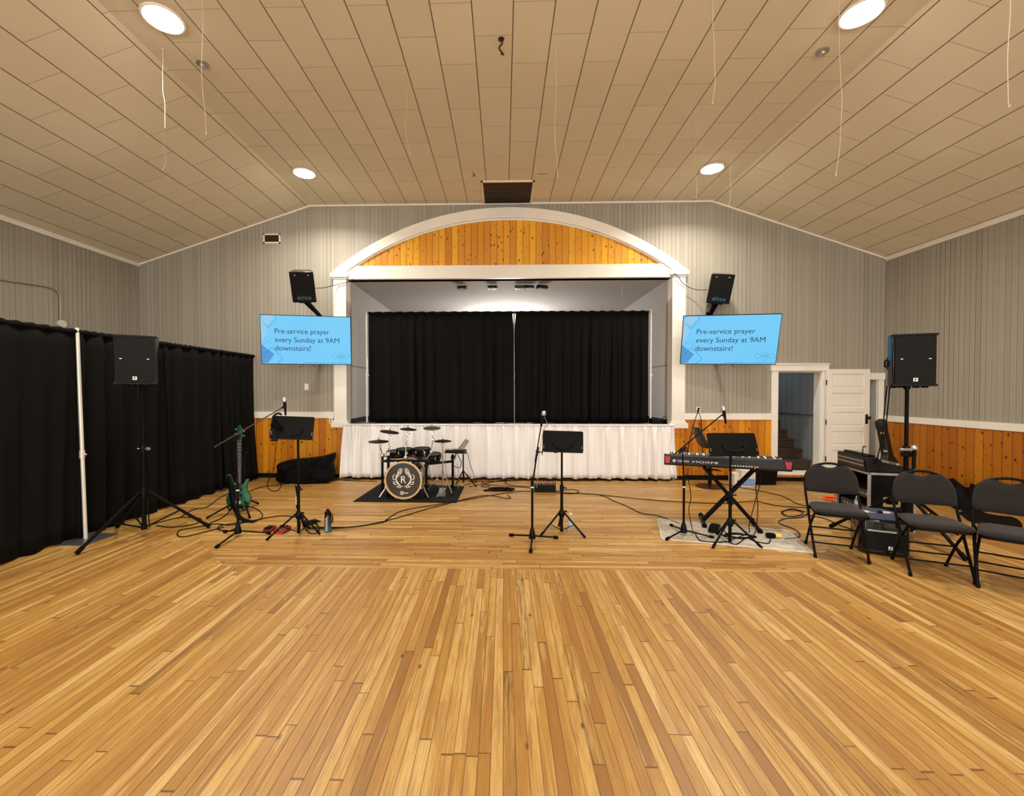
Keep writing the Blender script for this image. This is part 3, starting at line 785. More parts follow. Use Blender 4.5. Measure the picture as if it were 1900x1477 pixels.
upright(DX + .07, 4.56, DT + .02, 0, 'white drape pole standing before the joint of the left black drapes', r=.018, lean=-.06)
upright(DX - .065, 7.86, DT + .0, 0, 'white drape pole at the far end of the left black drapes', True)
upright(DX - .07, 6.96, DT - .02, 0, 'white drape pole mostly hidden behind the drapes, seen at the top slit')
bm = B(); tube(bm, [(DX, 1.3, DT - .0), (DX, 7.90, DT - .0)], .014, 8); setp(obj('drape_rail', bm, WPIPE), 'long rail carrying the black drapes on the left', 'rail')
# stage curtains
SY = 8.42; ST = at(944, 580, SY).z
x0, x1 = at(682, 600, SY).x, at(1206, 600, SY).x; xm = at(954, 600, SY).x
drape('stage_curtain', 0, x0 + .02, xm - .005, SY, ST, SZ + .0, 'black pleated curtain on the left half of the stage', SDRAPE, 'black curtains on the stage', .04, 13, 21, (0, .012), hem=.01)
drape('stage_curtain', 0, xm + .005, x1 - .02, SY, ST, SZ + .0, 'black pleated curtain on the right half of the stage', SDRAPE, 'black curtains on the stage', .04, 13, 22, (.012, 0), hem=.01)
upright(x0 - .01, SY - .03, ST + .0, SZ, 'thin white drape pole at the left end of the stage curtain', True, .017, 'stage curtain poles')
upright(x1 + .01, SY - .03, ST + .03, SZ, 'thin white drape pole at the right end of the stage curtain', True, .017, 'stage curtain poles')
upright(xm, SY + .06, ST + .01, SZ, 'white drape pole peeking through the middle slit of the stage curtain', True, .017, 'stage curtain poles')
bm = B(); tube(bm, [(x0, SY, ST + .01), (x1, SY, ST + .02)], .012, 8); setp(obj('curtain_rail', bm, WPIPE), 'thin rail along the top of the stage curtain', 'rail')
# white stage skirt
rnd = random.Random(5)
bm = B(); n = 620; m = 12; g = []
sx0, sx1 = at(641, 788, D).x, at(1246, 788, D).x
ph = [rnd.uniform(0, 6.28) for _ in range(6)]
for i in range(n + 1):
    u = i / n; col = []
    for j in range(m + 1):
        v = j / m
        x = sx0 + (sx1 - sx0) * u + (u - .5) * .06 * v
        fine = .009 * math.sin(x * 95 + 2 * math.sin(x * 5 + ph[0])) * (1 - .75 * v)
        big = (.048 * math.sin(x * 27 + 2.2 * math.sin(x * 3.1 + ph[1])) + .026 * math.sin(x * 49 + 1.7 * math.sin(x * 4.3 + ph[2]))) * min(1, v * 1.8 + .08)
        y = D - .13 + fine + big - .03 * v
        z = SZ + .015 + (.045 - SZ - .015) * v
        if j == m: z += .006 * math.sin(x * 13 + ph[3])
        col.append(bm.verts.new((x, y, z)))
    g.append(col)
for i in range(n):
    for j in range(m): bm.faces.new((g[i][j], g[i + 1][j], g[i + 1][j + 1], g[i][j + 1]))
t = thing('stage_skirt', 'gathered off-white satin skirt along the whole stage front', 'skirting cloth', ((sx0 + sx1) / 2, D - .1, .04))
obj('fabric', bm, SATIN, t, world=True, solid=.002, smooth=80)
bm = B(); box(bm, (sx0 - .005, D - .15, SZ - .005), (sx1 + .005, D, SZ + .018)); obj('header_band', bm, SATIN, t, world=True, bevel=.006)
bm = B(); box(bm, (sx0, D - .05, 0), (sx1, D, SZ - .01)); struct('trim_%d' % (TN[0] + 1), bm, KICK)
# bits lying on the stage edge
bm = B(); p = at(963, 784, 8.15); box(bm, (p.x - .22, 8.1, SZ), (p.x + .22, 8.2, SZ + .012)); setp(obj('floor_strip', bm, STEEL), 'thin pale strip lying on the stage edge before the curtain', 'strip')
bm = B(); p = at(1228, 780, 8.2); prism(bm, [(-.16, 0), (.16, 0), (.16, .05), (-.16, .10)], -.1, .1, 'xz', Matrix.Translation((p.x - .02, 8.28, SZ)))
setp(obj('equipment_box', bm, PLAST), 'low black sloping box at the right end of the stage edge', 'box')
wire('loose_cable', [at(1230, 783, 8.16), at(1229, 776, 8.16), at(1233, 773, 8.16), at(1237, 776, 8.16), at(1234, 781, 8.16), at(1240, 786, 8.14)], 'small loop of black cable on the right end of the stage')

# stage spotlights behind the beam
def stage_lamp(px, kind, rz, label):
    p = at(px, 517, D + .45); t = thing('stage_spotlight', label, 'spotlight', (p.x, D + .45, 3.615), rz, 'stage spotlights under the stage ceiling')
    bm = B()
    if kind == 0: lathe(bm, [(.05, .0), (.085, -.01), (.09, -.04), (.095, -.06), (.08, -.06), (.0, -.03)], 20)
    else: box(bm, (-.095, -.06, -.06), (.095, .06, .0))
    obj('housing', bm, flat('spotlight_black', rgb(20, 18, 17), .45), t)
    bm = B(); tube(bm, [(-.1, 0, -.03), (-.1, 0, .005), (.1, 0, .005), (.1, 0, -.03)], .007, 6); obj('yoke', bm, BLACK, t)
    bm = B(); lathe(bm, [(.075, -.058), (.07, -.062), (0, -.065)], 16) if kind == 0 else box(bm, (-.08, -.05, -.064), (.08, .05, -.06)); obj('lens', bm, flat('lens_grey', rgb(90, 88, 84), .2), t)
stage_lamp(857, 0, 0, 'leftmost black spotlight hanging under the stage beam'); stage_lamp(914, 0, 0, 'second black round spotlight from the left under the stage beam')
stage_lamp(965, 1, 0, 'square black spotlight in the middle group under the stage beam'); stage_lamp(982, 0, .2, 'round black spotlight touching the square one under the beam')
stage_lamp(1006, 1, .5, 'rightmost turned black spotlight under the stage beam')
# cool work light behind the stage curtain
t = thing('work_light', 'cool white work light standing behind the stage curtain', 'work light', (.08, 10.9, SZ))
bm = B(); tube(bm, [(0, 0, .02), (0, 0, 1.25)], .015, 8); lathe(bm, [(.18, 0), (.18, .015), (.02, .03), (0, .03)], 20); obj('stand', bm, BLACK, t)
bm = B(); box(bm, (-.12, -.05, 1.2), (.12, .05, 1.32)); obj('head', bm, emis('work_light_glow', (.7, .85, 1, 1), 4), t)
ld = bpy.data.lights.new('lamp', 'SPOT'); ld.energy = 110; ld.color = (.72, .86, 1); ld.shadow_soft_size = .12; ld.spot_size = D2(110); ld.spot_blend = .5
lo = bpy.data.objects.new('lamp', ld); C.objects.link(lo); lo.parent = t; lo.location = (0, .05, 1.45); lo.rotation_euler = (D2(180 - 18), 0, 0)
ld = bpy.data.lights.new('stage_fill', 'POINT'); ld.energy = 230; ld.color = (1, .93, .86); ld.shadow_soft_size = .15  # extra warm fill, added to lift the side walls of the stage recess
lo = bpy.data.objects.new('stage_fill', ld); C.objects.link(lo); lo.parent = t; lo.location = (0, .0, 1.45)
# ---- INSTRUMENTS ----
# ------------------------------------------------------------------ PA speakers on tripod stands
def pa_stand(cx, cy, feet, ztop, label, hub=.50):
    t = thing('speaker_stand', label, 'speaker stand', (cx, cy, 0), 0, 'tripod speaker stands')
    bm = B(); tube(bm, [(0, 0, .10), (0, 0, .98)], .022, 14); obj('lower_tube', bm, BLACK, t)
    bm = B(); tube(bm, [(0, 0, .95), (0, 0, ztop)], .0175, 14); obj('upper_tube', bm, BLACK, t)
    bm = B(); tube(bm, [(0, 0, .93), (0, 0, 1.01)], .032, 14); obj('collar', bm, PLAST, t)
    bm = B(); tube(bm, [(0, 0, .97), (.07, -.02, .97)], .007, 8); tube(bm, [(.06, -.02, .97), (.085, -.025, .97)], .017, 8); tube(bm, [(0, 0, .97), (-.05, -.02, .97)], .006, 8); obj('knob', bm, STEEL, t)
    bm = B(); tube(bm, [(0, 0, hub - .06), (0, 0, hub + .05)], .036, 14); tube(bm, [(0, 0, .08), (0, 0, .13)], .03, 12); obj('hub', bm, PLAST, t)
    for f in feet:
        f = Vector((f[0] - cx, f[1] - cy, .022)); d = f.copy(); d.z = 0; d.normalize()
        a = d * .035 + Vector((0, 0, hub)); bm = B(); tube(bm, [a, f], .0165, 10)
        lg = obj('leg', bm, BLACK, t)
        bm = B(); e = (f - a).normalized(); tube(bm, [f - e * .06, f + e * .01], .022, 10); obj('rubber_foot', bm, RUB, lg)
        mid = a.lerp(f, .52); bm = B(); tube(bm, [d * .03 + Vector((0, 0, .11)), mid], .008, 8); obj('brace', bm, BLACK, t)
    return t
fL = [(-4.155, 4.12), (-3.431, 4.976), (-4.50, 4.95)]
fR = [(4.346, 4.203), (3.816, 5.173), (5.15, 5.10)]
LC, RCn = (at(266, 850, 4.67).x, 4.67), (at(1681, 850, 4.78).x, 4.78)
def pa_speaker(cx, cy, z, rz, label, w=.40, h=.53, d=.36):
    t = thing('pa_speaker', label, 'loudspeaker', (cx, cy, z), rz, 'large speakers on tripod stands')
    bm = B(); prism(bm, [(-w / 2, -d / 2 + .02), (w / 2, -d / 2 + .02), (w / 2 + .01, -d / 2 + .1), (w / 2 - .07, d / 2), (-w / 2 + .07, d / 2), (-w / 2 - .01, -d / 2 + .1)], 0, h, 'xy'); obj('cabinet', bm, CAB, t, bevel=.01)
    bm = B(); prism(bm, rrect(w - .03, h - .05, .012, 3, 0, h / 2), -d / 2 - .004, -d / 2 + .03); obj('grille', bm, GRILLE, t)
    bm = B()
    for z_ in (.012, h - .012): box(bm, (-w / 2 - .004, -d / 2, z_ - .012), (w / 2 + .004, -d / 2 + .06, z_ + .012))
    obj('bezel', bm, PLAST, t, bevel=.004)
    for sx in (-1, 1):
        bm = B(); cbox(bm, (sx * .115, -d / 2 - .006, h * .52), (.02, .006, .007)); obj('grille_clip', bm, STEEL, t)
        bm = B(); prism(bm, rrect(.035, .14, .012, 3, 0, h * .45), 0, .006, 'yz', Matrix.Translation((sx * (w / 2 - .012), .02, 0)) @ Matrix.Rotation(sx * D2(14), 4, 'Z')); 
        tube(bm, [(sx * (w / 2 + .008), -.02, h * .38), (sx * (w / 2 + .02), -.02, h * .40), (sx * (w / 2 + .02), -.02, h * .50), (sx * (w / 2 + .008), -.02, h * .52)], .009, 8); obj('handle', bm, RUB, t)
    bm = B(); box(bm, (-.018, -d / 2 - .008, .05), (.018, -d / 2 - .003, .086)); lg = obj('badge', bm, WHITE, t)
    bm = B(); prism(bm, [(-.012, .056), (-.004, .056), (.013, .08), (.005, .08)], -d / 2 - .0095, -d / 2 - .008); prism(bm, [(-.012, .08), (-.004, .08), (.0, .07), (-.005, .066)], -d / 2 - .0095, -d / 2 - .008); obj('badge_mark', bm, PLAST, lg)
    for sx in (-.1, .1):
        bm = B(); cbox(bm, (sx, -.1, -.008), (.05, .03, .016)); cbox(bm, (sx, .06, -.008), (.05, .03, .016)); obj('rubber_pad', bm, RUB, t)
    bm = B(); tube(bm, [(0, 0, -.03), (0, 0, .02)], .03, 12); obj('pole_socket', bm, PLAST, t)
pa_stand(*LC, fL, 1.68, 'black tripod speaker stand in front of the left black drapes')
zl = at(265, 714, LC[1]).z; pa_speaker(LC[0] - .045, LC[1], zl, D2(30), 'large black speaker on a tripod in front of the left drapes', .365, .525, .31)
pa_stand(*RCn, fR, 1.66, 'black tripod speaker stand behind the folding chairs on the right')
zr = at(1690, 717, RCn[1]).z; pa_speaker(RCn[0] + .0, RCn[1], zr, D2(-19), 'large black speaker with bluish side on a tripod above the chairs at right', .36, .545, .31)

# ------------------------------------------------------------------ music stands
def music_stand(cx, cy, feet, ztop, deskc, yaw, tilt, roll, label, w=.475, h=.255, hub=.24, desk_dy=0):
    t = thing('music_stand', label, 'music stand', (cx, cy, 0), 0, 'black music stands')
    bm = B(); tube(bm, [(0, 0, .02), (0, 0, .52)], .0165, 12); obj('lower_tube', bm, BLACK, t)
    bm = B(); tube(bm, [(0, 0, .5), (0, 0, ztop)], .012, 12); obj('upper_tube', bm, BLACK, t)
    bm = B(); tube(bm, [(0, 0, .49), (0, 0, .545)], .023, 12); tube(bm, [(0, -.01, .515), (.055, -.02, .515)], .008, 8); obj('clutch', bm, PLAST, t)
    bm = B(); lathe(bm, [(.02, hub - .06), (.034, hub - .04), (.034, hub), (.02, hub + .03)], 14); tube(bm, [(0, 0, hub), (.06, 0, hub + .01)], .01, 8); obj('hub', bm, PLAST, t)
    for f in feet:
        f = Vector((f[0] - cx, f[1] - cy, .014)); d = f.copy(); d.z = 0; L = d.length; d.normalize()
        a = d * .03 + Vector((0, 0, hub)); bm = B(); tube(bm, [a, f], .0105, 8); lg = obj('leg', bm, BLACK, t)
        bm = B(); e = (f - a).normalized(); tube(bm, [f - e * .05, f + e * .008], .0135, 8); obj('rubber_foot', bm, RUB, lg)
        bm = B(); tube(bm, [d * .012 + Vector((0, 0, .04)), a.lerp(f, .5)], .005, 6); obj('brace', bm, BLACK, t)
    M = Matrix.Translation(Vector((deskc[0] - cx, deskc[1] - cy, deskc[2]))) @ Matrix.Rotation(D2(yaw), 4, 'Z') @ Matrix.Rotation(D2(tilt), 4, 'X') @ Matrix.Rotation(D2(roll), 4, 'Y')
    bm = B(); prism(bm, rrect(w, h, .018, 4), -.002, .002, 'xz', M); box(bm, (-w / 2, .0, -h / 2 - .002), (w / 2, .055, -h / 2 + .002), M)
    dk = obj('desk', bm, BLACK, t)
    for sx in (-1, 1):
        bm = B()
        for zz in (-.075, -.055): lathe(bm, [(.004, 0), (.004, -.002), (0, -.003)], 8, M @ Matrix.Translation((sx * (w / 2 - .015), -.002, zz)) @ Matrix.Rotation(-PI / 2, 4, 'X'))
        obj('rivet', bm, STEEL, dk)
    bm = B(); arcp = [M @ Vector((-.105 * math.cos(a), -.018 - .01 * math.sin(a), -.035 - .055 * math.sin(a))) for a in [PI * i / 12 for i in range(13)]]
    tube(bm, arcp, .0065, 8)
    tube(bm, [Vector((0, 0, ztop)), M @ Vector((0, -.025, -.09))], .014, 10); 
    for q in (arcp[0], arcp[-1]): tube(bm, [q, q + (M.to_3x3() @ Vector((0, .016, .012)))], .008, 8)
    obj('desk_bracket', bm, PLAST, t)
def deskc(px0, Y): return at(px0[0], px0[1], Y)
c1 = (-2.27, 4.76); music_stand(*c1, [(-2.523, 4.567), (-2.042, 4.776), (-2.34, 5.05)], at(544, 806, 4.76).z, deskc((542.5, 793.5), 4.73), 8, -12, 2.5, 'black music stand at left with headphones hung on its tilted desk', .455, .25)
c2 = (.655, 4.90); music_stand(*c2, [(.408, 4.772), (.884, 4.74), (.659, 5.157)], at(1042, 838, 4.90).z, deskc((1044.3, 819), 4.87), -2, -14, 1.5, 'black music stand in the middle of the floor beside the centre microphone', .45, .235)
c3 = (2.375, 4.62); music_stand(*c3, [(2.128, 4.466), (2.619, 4.479), (2.37, 4.88)], at(1354, 843, 4.62).z, deskc((1359, 823.5), 4.59), 0, -24, 0, 'black music stand on the rug in front of the keyboard', .50, .235)

# ------------------------------------------------------------------ microphone stands
SILV = flat('mic_mesh_silver', rgb(196, 196, 198), .35, .7, .2, 400)
def mic_stand(cx, cy, feet, top, ba, bb, mic, mdir, label, mlabel, clutch_z=.55):
    t = thing('microphone_stand', label, 'microphone stand', (cx, cy, 0), 0, 'black boom microphone stands')
    o = Vector((cx, cy, 0)); L = lambda p: Vector(p) - o
    bm = B(); tube(bm, [(0, 0, .05), (0, 0, clutch_z)], .0125, 12); obj('lower_tube', bm, BLACK, t)
    bm = B(); tube(bm, [(0, 0, clutch_z - .02), L(top)], .0085, 12); obj('upper_tube', bm, BLACK, t)
    bm = B(); tube(bm, [(0, 0, clutch_z - .03), (0, 0, clutch_z + .04)], .017, 12); obj('clutch', bm, PLAST, t)
    bm = B(); tube(bm, [(0, 0, clutch_z - .045), (0, 0, clutch_z - .032)], .0175, 12); obj('ring', bm, WHITE, t)
    bm = B(); lathe(bm, [(.014, .15), (.022, .13), (.036, .06), (.036, .035), (.02, .03)], 16); obj('hub', bm, PLAST, t)
    for f in feet:
        f = L((f[0], f[1], .018)); d = f.copy(); d.z = 0; d.normalize(); a = d * .03 + Vector((0, 0, .06))
        bm = B(); tube(bm, [a, f], .009, 8); lg = obj('leg', bm, BLACK, t)
        bm = B(); e = (f - a).normalized(); tube(bm, [f - e * .035, f + e * .01], .0165, 10); obj('rubber_foot', bm, RUB, lg)
    bm = B(); tube(bm, [L(ba), L(bb)], .0065, 10); obj('boom_arm', bm, flat('worn_boom_grey', rgb(92, 88, 82), .4, .5) if cx < -2 else BLACK, t)
    bm = B(); T = L(top); e = (L(bb) - L(ba)).normalized()
    tube(bm, [T - Vector((0, .025, 0)), T + Vector((0, .02, 0))], .018, 12); tube(bm, [T - e * .05, T + e * .05], .013, 10); tube(bm, [T, T + Vector((.05, -.02, -.005))], .006, 8)
    tube(bm, [T + Vector((.05, -.02, -.035)), T + Vector((.05, -.02, .025))], .005, 6); obj('boom_clutch', bm, PLAST, t)
    md = Vector(mdir).normalized(); m0 = L(mic)
    bm = B(); tube(bm, [L(bb), m0 - md * .05], [.009, .012], 8); tube(bm, [m0 - md * .09, m0 - md * .03], [.014, .018], 10); obj('mic_clip', bm, PLAST, t)
    # microphone rests in the clip: a thing of its own
    q = md.to_track_quat('Z', 'Y').to_matrix().to_4x4(); mt = thing('microphone', mlabel, 'microphone', M=Matrix.Translation(Vector(mic)) @ q, group='microphones held by the stands')
    bm = B(); lathe(bm, [(.0, -.155), (.0105, -.15), (.012, -.1), (.0155, -.02), (.02, -.005), (.0, -.004)], 16); obj('body', bm, PLAST, mt)
    bm = B(); lathe(bm, [(.018, -.008), (.0245, .0), (.0255, .004), (.0255, .010), (.0235, .022), (.017, .036), (.008, .043), (0, .045)], 18); obj('grille_ball', bm, SILV, mt)
    return t
def P3(px, Y): return at(px[0], px[1], Y)
Y1 = 4.70; c = G(441.7, 990); mx = at(441.7, 983, Y1).x
mic_stand(mx, Y1, [(-2.912, 4.332), (-2.60, 4.773), (-3.139, 4.81)], P3((437.6, 813), Y1), P3((398, 829.4), Y1), P3((523, 757), Y1), P3((528, 745), Y1), (-.05, -.05, 1),
          'black boom microphone stand in front of the green bass guitar', 'microphone with silver head on the left boom above the headphones')
Y2 = 4.62; mx = at(987.5, 983, Y2).x
mic_stand(mx, Y2, [(.078, 4.779), (.579, 4.707), (.27, 4.291)], P3((997, 838), Y2), P3((992.7, 857), Y2), P3((1006.5, 776), Y2), P3((1008.5, 769), Y2), (.15, -.55, 1),
          'black microphone stand in the centre of the floor with upright boom', 'microphone with round silver head on the centre stand', .62)
Y3 = 4.86; mx = at(1268.5, 975, Y3).x
mic_stand(mx, Y3, [(1.75, 4.695), (2.267, 4.76), (1.979, 5.184)], P3((1266.5, 835), Y3), P3((1249.5, 844), Y3), P3((1338, 771), Y3), P3((1342.5, 761), Y3), (-.2, -.05, 1),
          'black boom microphone stand at the left end of the keyboard', 'microphone held tilted on the boom above the right music stand', .58)
# label tag on the music stands in the photo: white tape patches
# ------------------------------------------------------------------ water bottles
def blue_bottle():
    p = G(608.5, 987); t = thing('sports_bottle', 'tall black to teal sports bottle with white time marks on the floor', 'water bottle', p)
    k = N('bottle_gradient', .3); z = k.n('ShaderNodeSeparateXYZ'); k.link(k.objco(), z.inputs[0])
    k.col(k.ramp(k.M('DIVIDE', z.outputs[2], .2), [(0, rgb(36, 110, 128)), (.35, rgb(30, 70, 96)), (.7, rgb(22, 26, 40)), (1, rgb(16, 16, 20))]))
    bm = B(); lathe(bm, [(0, 0), (.034, .001), (.038, .008), (.038, .185), (.032, .2), (0, .2)], 24); obj('body', bm, k.m, t)
    bm = B(); lathe(bm, [(.034, .198), (.035, .225), (.028, .235), (.018, .238), (.018, .252), (.012, .262), (0, .262)], 20); obj('lid', bm, PLAST, t)
    bm = B(); tube(bm, smooth_path([(.03, 0, .215), (.055, 0, .20), (.058, 0, .14), (.045, 0, .10), (.05, 0, .15), (.04, 0, .20)]), .004, 6); obj('strap', bm, RUB, t)
    bm = B()
    for i in range(6):
        z0 = .025 + i * .026; box(bm, (-.018, -.0395, z0), (.008, -.036, z0 + .004)); prism(bm, [(-.012, z0 + .008), (.004, z0 + .008), (0, z0 + .014), (-.006, z0 + .011)], -.0395, -.036)
        box(bm, (-.002, -.0395, z0 + .014), (.014, -.036, z0 + .018))
    obj('time_marks', bm, WHITE, t)
blue_bottle()
def glass_mat():
    k = N('clear_plastic', .08); k.b.inputs['Transmission Weight'].default_value = .9; k.b.inputs['IOR'].default_value = 1.25
    return k.col(rgb(235, 240, 245))
CLEAR = glass_mat()
def clear_bottle(p, label, s=1.0):
    t = thing('water_bottle', label, 'water bottle', p, 0)
    bm = B(); lathe(bm, [(r * s, z * s) for r, z in ((0, 0), (.028, .002), (.032, .01), (.03, .03), (.032, .04), (.03, .055), (.032, .07), (.032, .13), (.028, .155), (.014, .18), (.0125, .195), (0, .195))], 20); obj('body', bm, CLEAR, t)
    bm = B(); lathe(bm, [(.014 * s, .19 * s), (.015 * s, .208 * s), (0, .209 * s)], 14); obj('cap', bm, WHITE, t)
    bm = B(); lathe(bm, [(.0325 * s, .07 * s), (.0325 * s, .125 * s)], 20); o = obj('paper_label', bm, flat('label_blue_white', rgb(176, 200, 232), .5, 0, .3, 60), t)
clear_bottle(G(1058.5, 986), 'clear plastic water bottle behind a leg of the middle music stand')

# ------------------------------------------------------------------ headphones on the left music stand
hp = at(514, 779, 4.69); t = thing('headphones', 'black headphones hanging over the left music stand desk', 'headphones', hp)
bm = B(); tube(bm, smooth_path([(.02, -.03, -.075), (-.03, -.03, -.03), (-.035, -.01, .035), (-.0, .02, .07), (.03, .04, .055)]), .011, 8); obj('headband', bm, PLAST, t)
for dx, dy, dz in ((.028, -.035, -.078), (-.012, -.045, -.055)):
    bm = B(); lathe(bm, [(.0, -.012), (.034, -.012), (.038, 0), (.034, .014), (0, .018)], 18, Matrix.Translation((dx, dy, dz)) @ Matrix.Rotation(D2(70), 4, 'Y') @ Matrix.Rotation(.3, 4, 'X')); obj('ear_cup', bm, RUB, t)
bm = B(); p = at(509, 817, 4.72); cbox(bm, p, (.07, .03, .02)); setp(obj('belt_pack', bm, PLAST, bevel=.003), 'small black box clipped under the left music stand desk', 'belt pack')
bm = B(); p = at(1030.5, 838.8, 4.86); cbox(bm, p, (.035, .03, .018)); setp(obj('clip_on_tuner', bm, PLAST, bevel=.003), 'tiny black clip under the middle music stand desk', 'clip')

# ------------------------------------------------------------------ bass guitar and its stand
GRN = flat('green_sparkle', rgb(3, 72, 46), .14, .35, .25, 500)
GY = 5.62
gb = at(443, 944, GY); gt = at(434.5, 789, GY)
up = (gt - gb); Lg = up.length; ax = Vector((up.x, .12, up.z)).normalized()
Mg = Matrix.Translation(gb) @ Matrix.Rotation(math.atan2(up.x, up.z), 4, 'Y') @ Matrix.Rotation(D2(-7), 4, 'X') @ Matrix.Rotation(D2(8), 4, 'Z')
t = thing('bass_guitar', 'metallic green electric bass guitar leaning upright on a stand by the drapes', 'bass guitar', M=Mg, group=None)
body = [(-.03, .0), (-.10, .02), (-.145, .08), (-.15, .15), (-.118, .22), (-.115, .29), (-.15, .37), (-.16, .43), (-.14, .455), (-.11, .44), (-.085, .38), (-.05, .33), (.02, .31), (.06, .33), (.085, .375), (.11, .385), (.12, .35), (.10, .29), (.105, .23), (.145, .17), (.15, .10), (.11, .03), (.04, .0)]
cl = [Vector((x, 0, z)) for x, z in body] + [Vector((body[0][0], 0, body[0][1]))]
sm = smooth_path(cl, 4)[:-1]
bm = B(); prism(bm, [(p.x, p.z) for p in sm], -.018, .02); obj('body', bm, GRN, t, bevel=.008)
FB = flat('rosewood', rgb(34, 22, 18), .4)
bm = B(); prism(bm, [(-.03, .27), (.03, .27), (.021, Lg - .21), (-.021, Lg - .21)], -.024, -.002); nk = obj('neck', bm, FB, t)
bm = B()
for i in range(20):
    z = Lg - .21 - (Lg - .21 - .30) * (1 - 2 ** (-i / 12)) * 1.38
    box(bm, (-.026, -.026, z), (.026, -.0235, z + .003))
obj('fret', bm, CHROME, nk)
bm = B(); prism(bm, [(-.021, Lg - .21), (.021, Lg - .21), (.035, Lg - .16), (.03, Lg - .05), (.0, Lg), (-.03, Lg - .02), (-.035, Lg - .15)], -.02, .0); hs = obj('headstock', bm, GRN, t, bevel=.003)
for i in range(4):
    s = -1 if i % 2 else 1
    bm = B(); z = Lg - .145 + i * .03; tube(bm, [(s * .02, -.012, z), (s * .052, -.012, z)], .004, 6); lathe(bm, [(.011, 0), (.011, .006), (0, .006)], 8, Matrix.Translation((s * .052, -.012, z)) @ Matrix.Rotation(s * PI / 2, 4, 'Y')); obj('tuning_peg', bm, CHROME, hs)
bm = B()
for x in (-.018, -.006, .006, .018): tube(bm, [(x * 1.1, -.032, .08), (x, -.03, Lg - .2)], .0012, 4)
obj('strings', bm, CHROME, t)
bm = B(); box(bm, (-.035, -.036, .06), (.035, -.018, .1)); obj('bridge', bm, flat('brass', rgb(226, 202, 150), .3, .7), t, bevel=.002)
for z in (.16, .235):
    bm = B(); box(bm, (-.045, -.028, z), (.045, -.016, z + .032)); obj('pickup', bm, PLAST, t, bevel=.003)
for x, z in ((.085, .13), (.1, .16), (.11, .19), (.075, .09)):
    bm = B(); lathe(bm, [(.011, -.018), (.01, -.036), (0, -.037)], 10, Matrix.Translation((x, 0, z)) @ Matrix.Rotation(-PI / 2, 4, 'X') @ Matrix.Scale(-1, 4, Vector((0, 0, 1)))); obj('control_knob', bm, PLAST, t)
o_ = Mg.inverted()
bm = B()
sp = [Mg @ Vector((-.12, -.03, .43)), Mg @ Vector((-.085, -.05, .30)), Mg @ Vector((-.055, -.06, .12)), at(440, 952, GY - .15), at(447, 961, GY - .3), at(460, 966, GY - .4) , at(474, 967.5, GY - .42)]
sp = smooth_path(sp, 6); wv = [Vector((.028, 0, 0))] * len(sp); vv = []
for i, p in enumerate(sp):
    w = Vector((.028, .0, .012)) if p.z > .05 else Vector((.012, .03, 0)); 
    if p.z < .01: p.z = .012
    vv.append((bm.verts.new(p - w), bm.verts.new(p + w)))
for a, b in zip(vv, vv[1:]): bm.faces.new((a[0], a[1], b[1], b[0]))
obj('strap', bm, RUB, t, world=True, solid=.004)
# guitar stand
t = thing('guitar_stand', 'low black guitar stand holding the green bass', 'guitar stand', (gb.x, GY + .05, 0), 0)
for nm, a, b in (('leg', (gb.x, GY + .10, .18), (-3.70, 5.318, .015)), ('leg', (gb.x, GY + .10, .18), (gb.x + .30, 5.36, .015)), ('leg', (gb.x, GY + .10, .18), (gb.x + .02, GY + .42, .015))):
    bm = B(); tube(bm, [a, b], .011, 8); lg = obj(nm, bm, BLACK, t, world=True)
    bm = B(); v = (Vector(b) - Vector(a)).normalized(); tube(bm, [Vector(b) - v * .04, Vector(b)], .014, 8); obj('rubber_foot', bm, RUB, lg, world=True)
bm = B(); tube(bm, [(gb.x, GY + .10, .12), (gb.x + .0, GY + .16, .78)], .011, 8); obj('pole', bm, BLACK, t, world=True)
bm = B(); tube(bm, [(gb.x - .09, GY - .10, .11), (gb.x - .09, GY - .05, .045), (gb.x - .09, GY + .09, .06), (gb.x + .09, GY + .09, .06), (gb.x + .09, GY - .05, .045), (gb.x + .09, GY - .10, .11)], .009, 8); obj('cradle', bm, RUB, t, world=True)
bm = B(); q = Vector((gb.x, GY + .16, .78)); tube(bm, [q + Vector((-.05, -.10, 0)), q + Vector((-.045, .0, 0)), q + Vector((.045, 0, 0)), q + Vector((.05, -.1, 0))], .008, 8); obj('neck_yoke', bm, RUB, t, world=True)

# ------------------------------------------------------------------ pedals on the left
p = G(505, 985); rz = D2(-6)
REDM = flat('dark_red_metal', rgb(120, 26, 24), .4, .2)
t = thing('effects_pedal', 'dark red effects pedal with black top at the left music stand foot', 'effects pedal', (p.x - .03, p.y, 0), rz, 'red effects pedals')
bm = B(); prism(bm, [(-.06, 0), (.06, 0), (.06, .05), (-.06, .03)], -.045, .045, 'yz'); obj('housing', bm, REDM, t, bevel=.004)
bm = B(); box(bm, (-.035, -.05, .038), (.035, .02, .05)); obj('treadle', bm, RUB, t, bevel=.003)
p = G(517, 987)
t = thing('effects_pedal', 'second dark red pedal with knobs, right of the first by the stand leg', 'effects pedal', (p.x + .04, p.y, 0), rz, 'red effects pedals')
bm = B(); prism(bm, [(-.07, 0), (.07, 0), (.07, .055), (-.07, .03)], -.065, .065, 'yz'); obj('housing', bm, REDM, t, bevel=.004)
for x in (-.035, 0, .035):
    bm = B(); lathe(bm, [(.011, 0), (.01, .018), (0, .019)], 10, Matrix.Translation((x, .04, .049))); obj('control_knob', bm, PLAST, t)
bm = B(); lathe(bm, [(.012, 0), (.012, .012), (0, .014)], 12, Matrix.Translation((0, -.035, .036))); obj('foot_switch', bm, CHROME, t)
bm = B(); box(bm, (-.05, -.085, 0), (.05, -.065, .02)); obj('bumper', bm, flat('orange_red', rgb(190, 52, 30), .4), t)
pa_, pb_ = G(562, 978), G(586, 973)
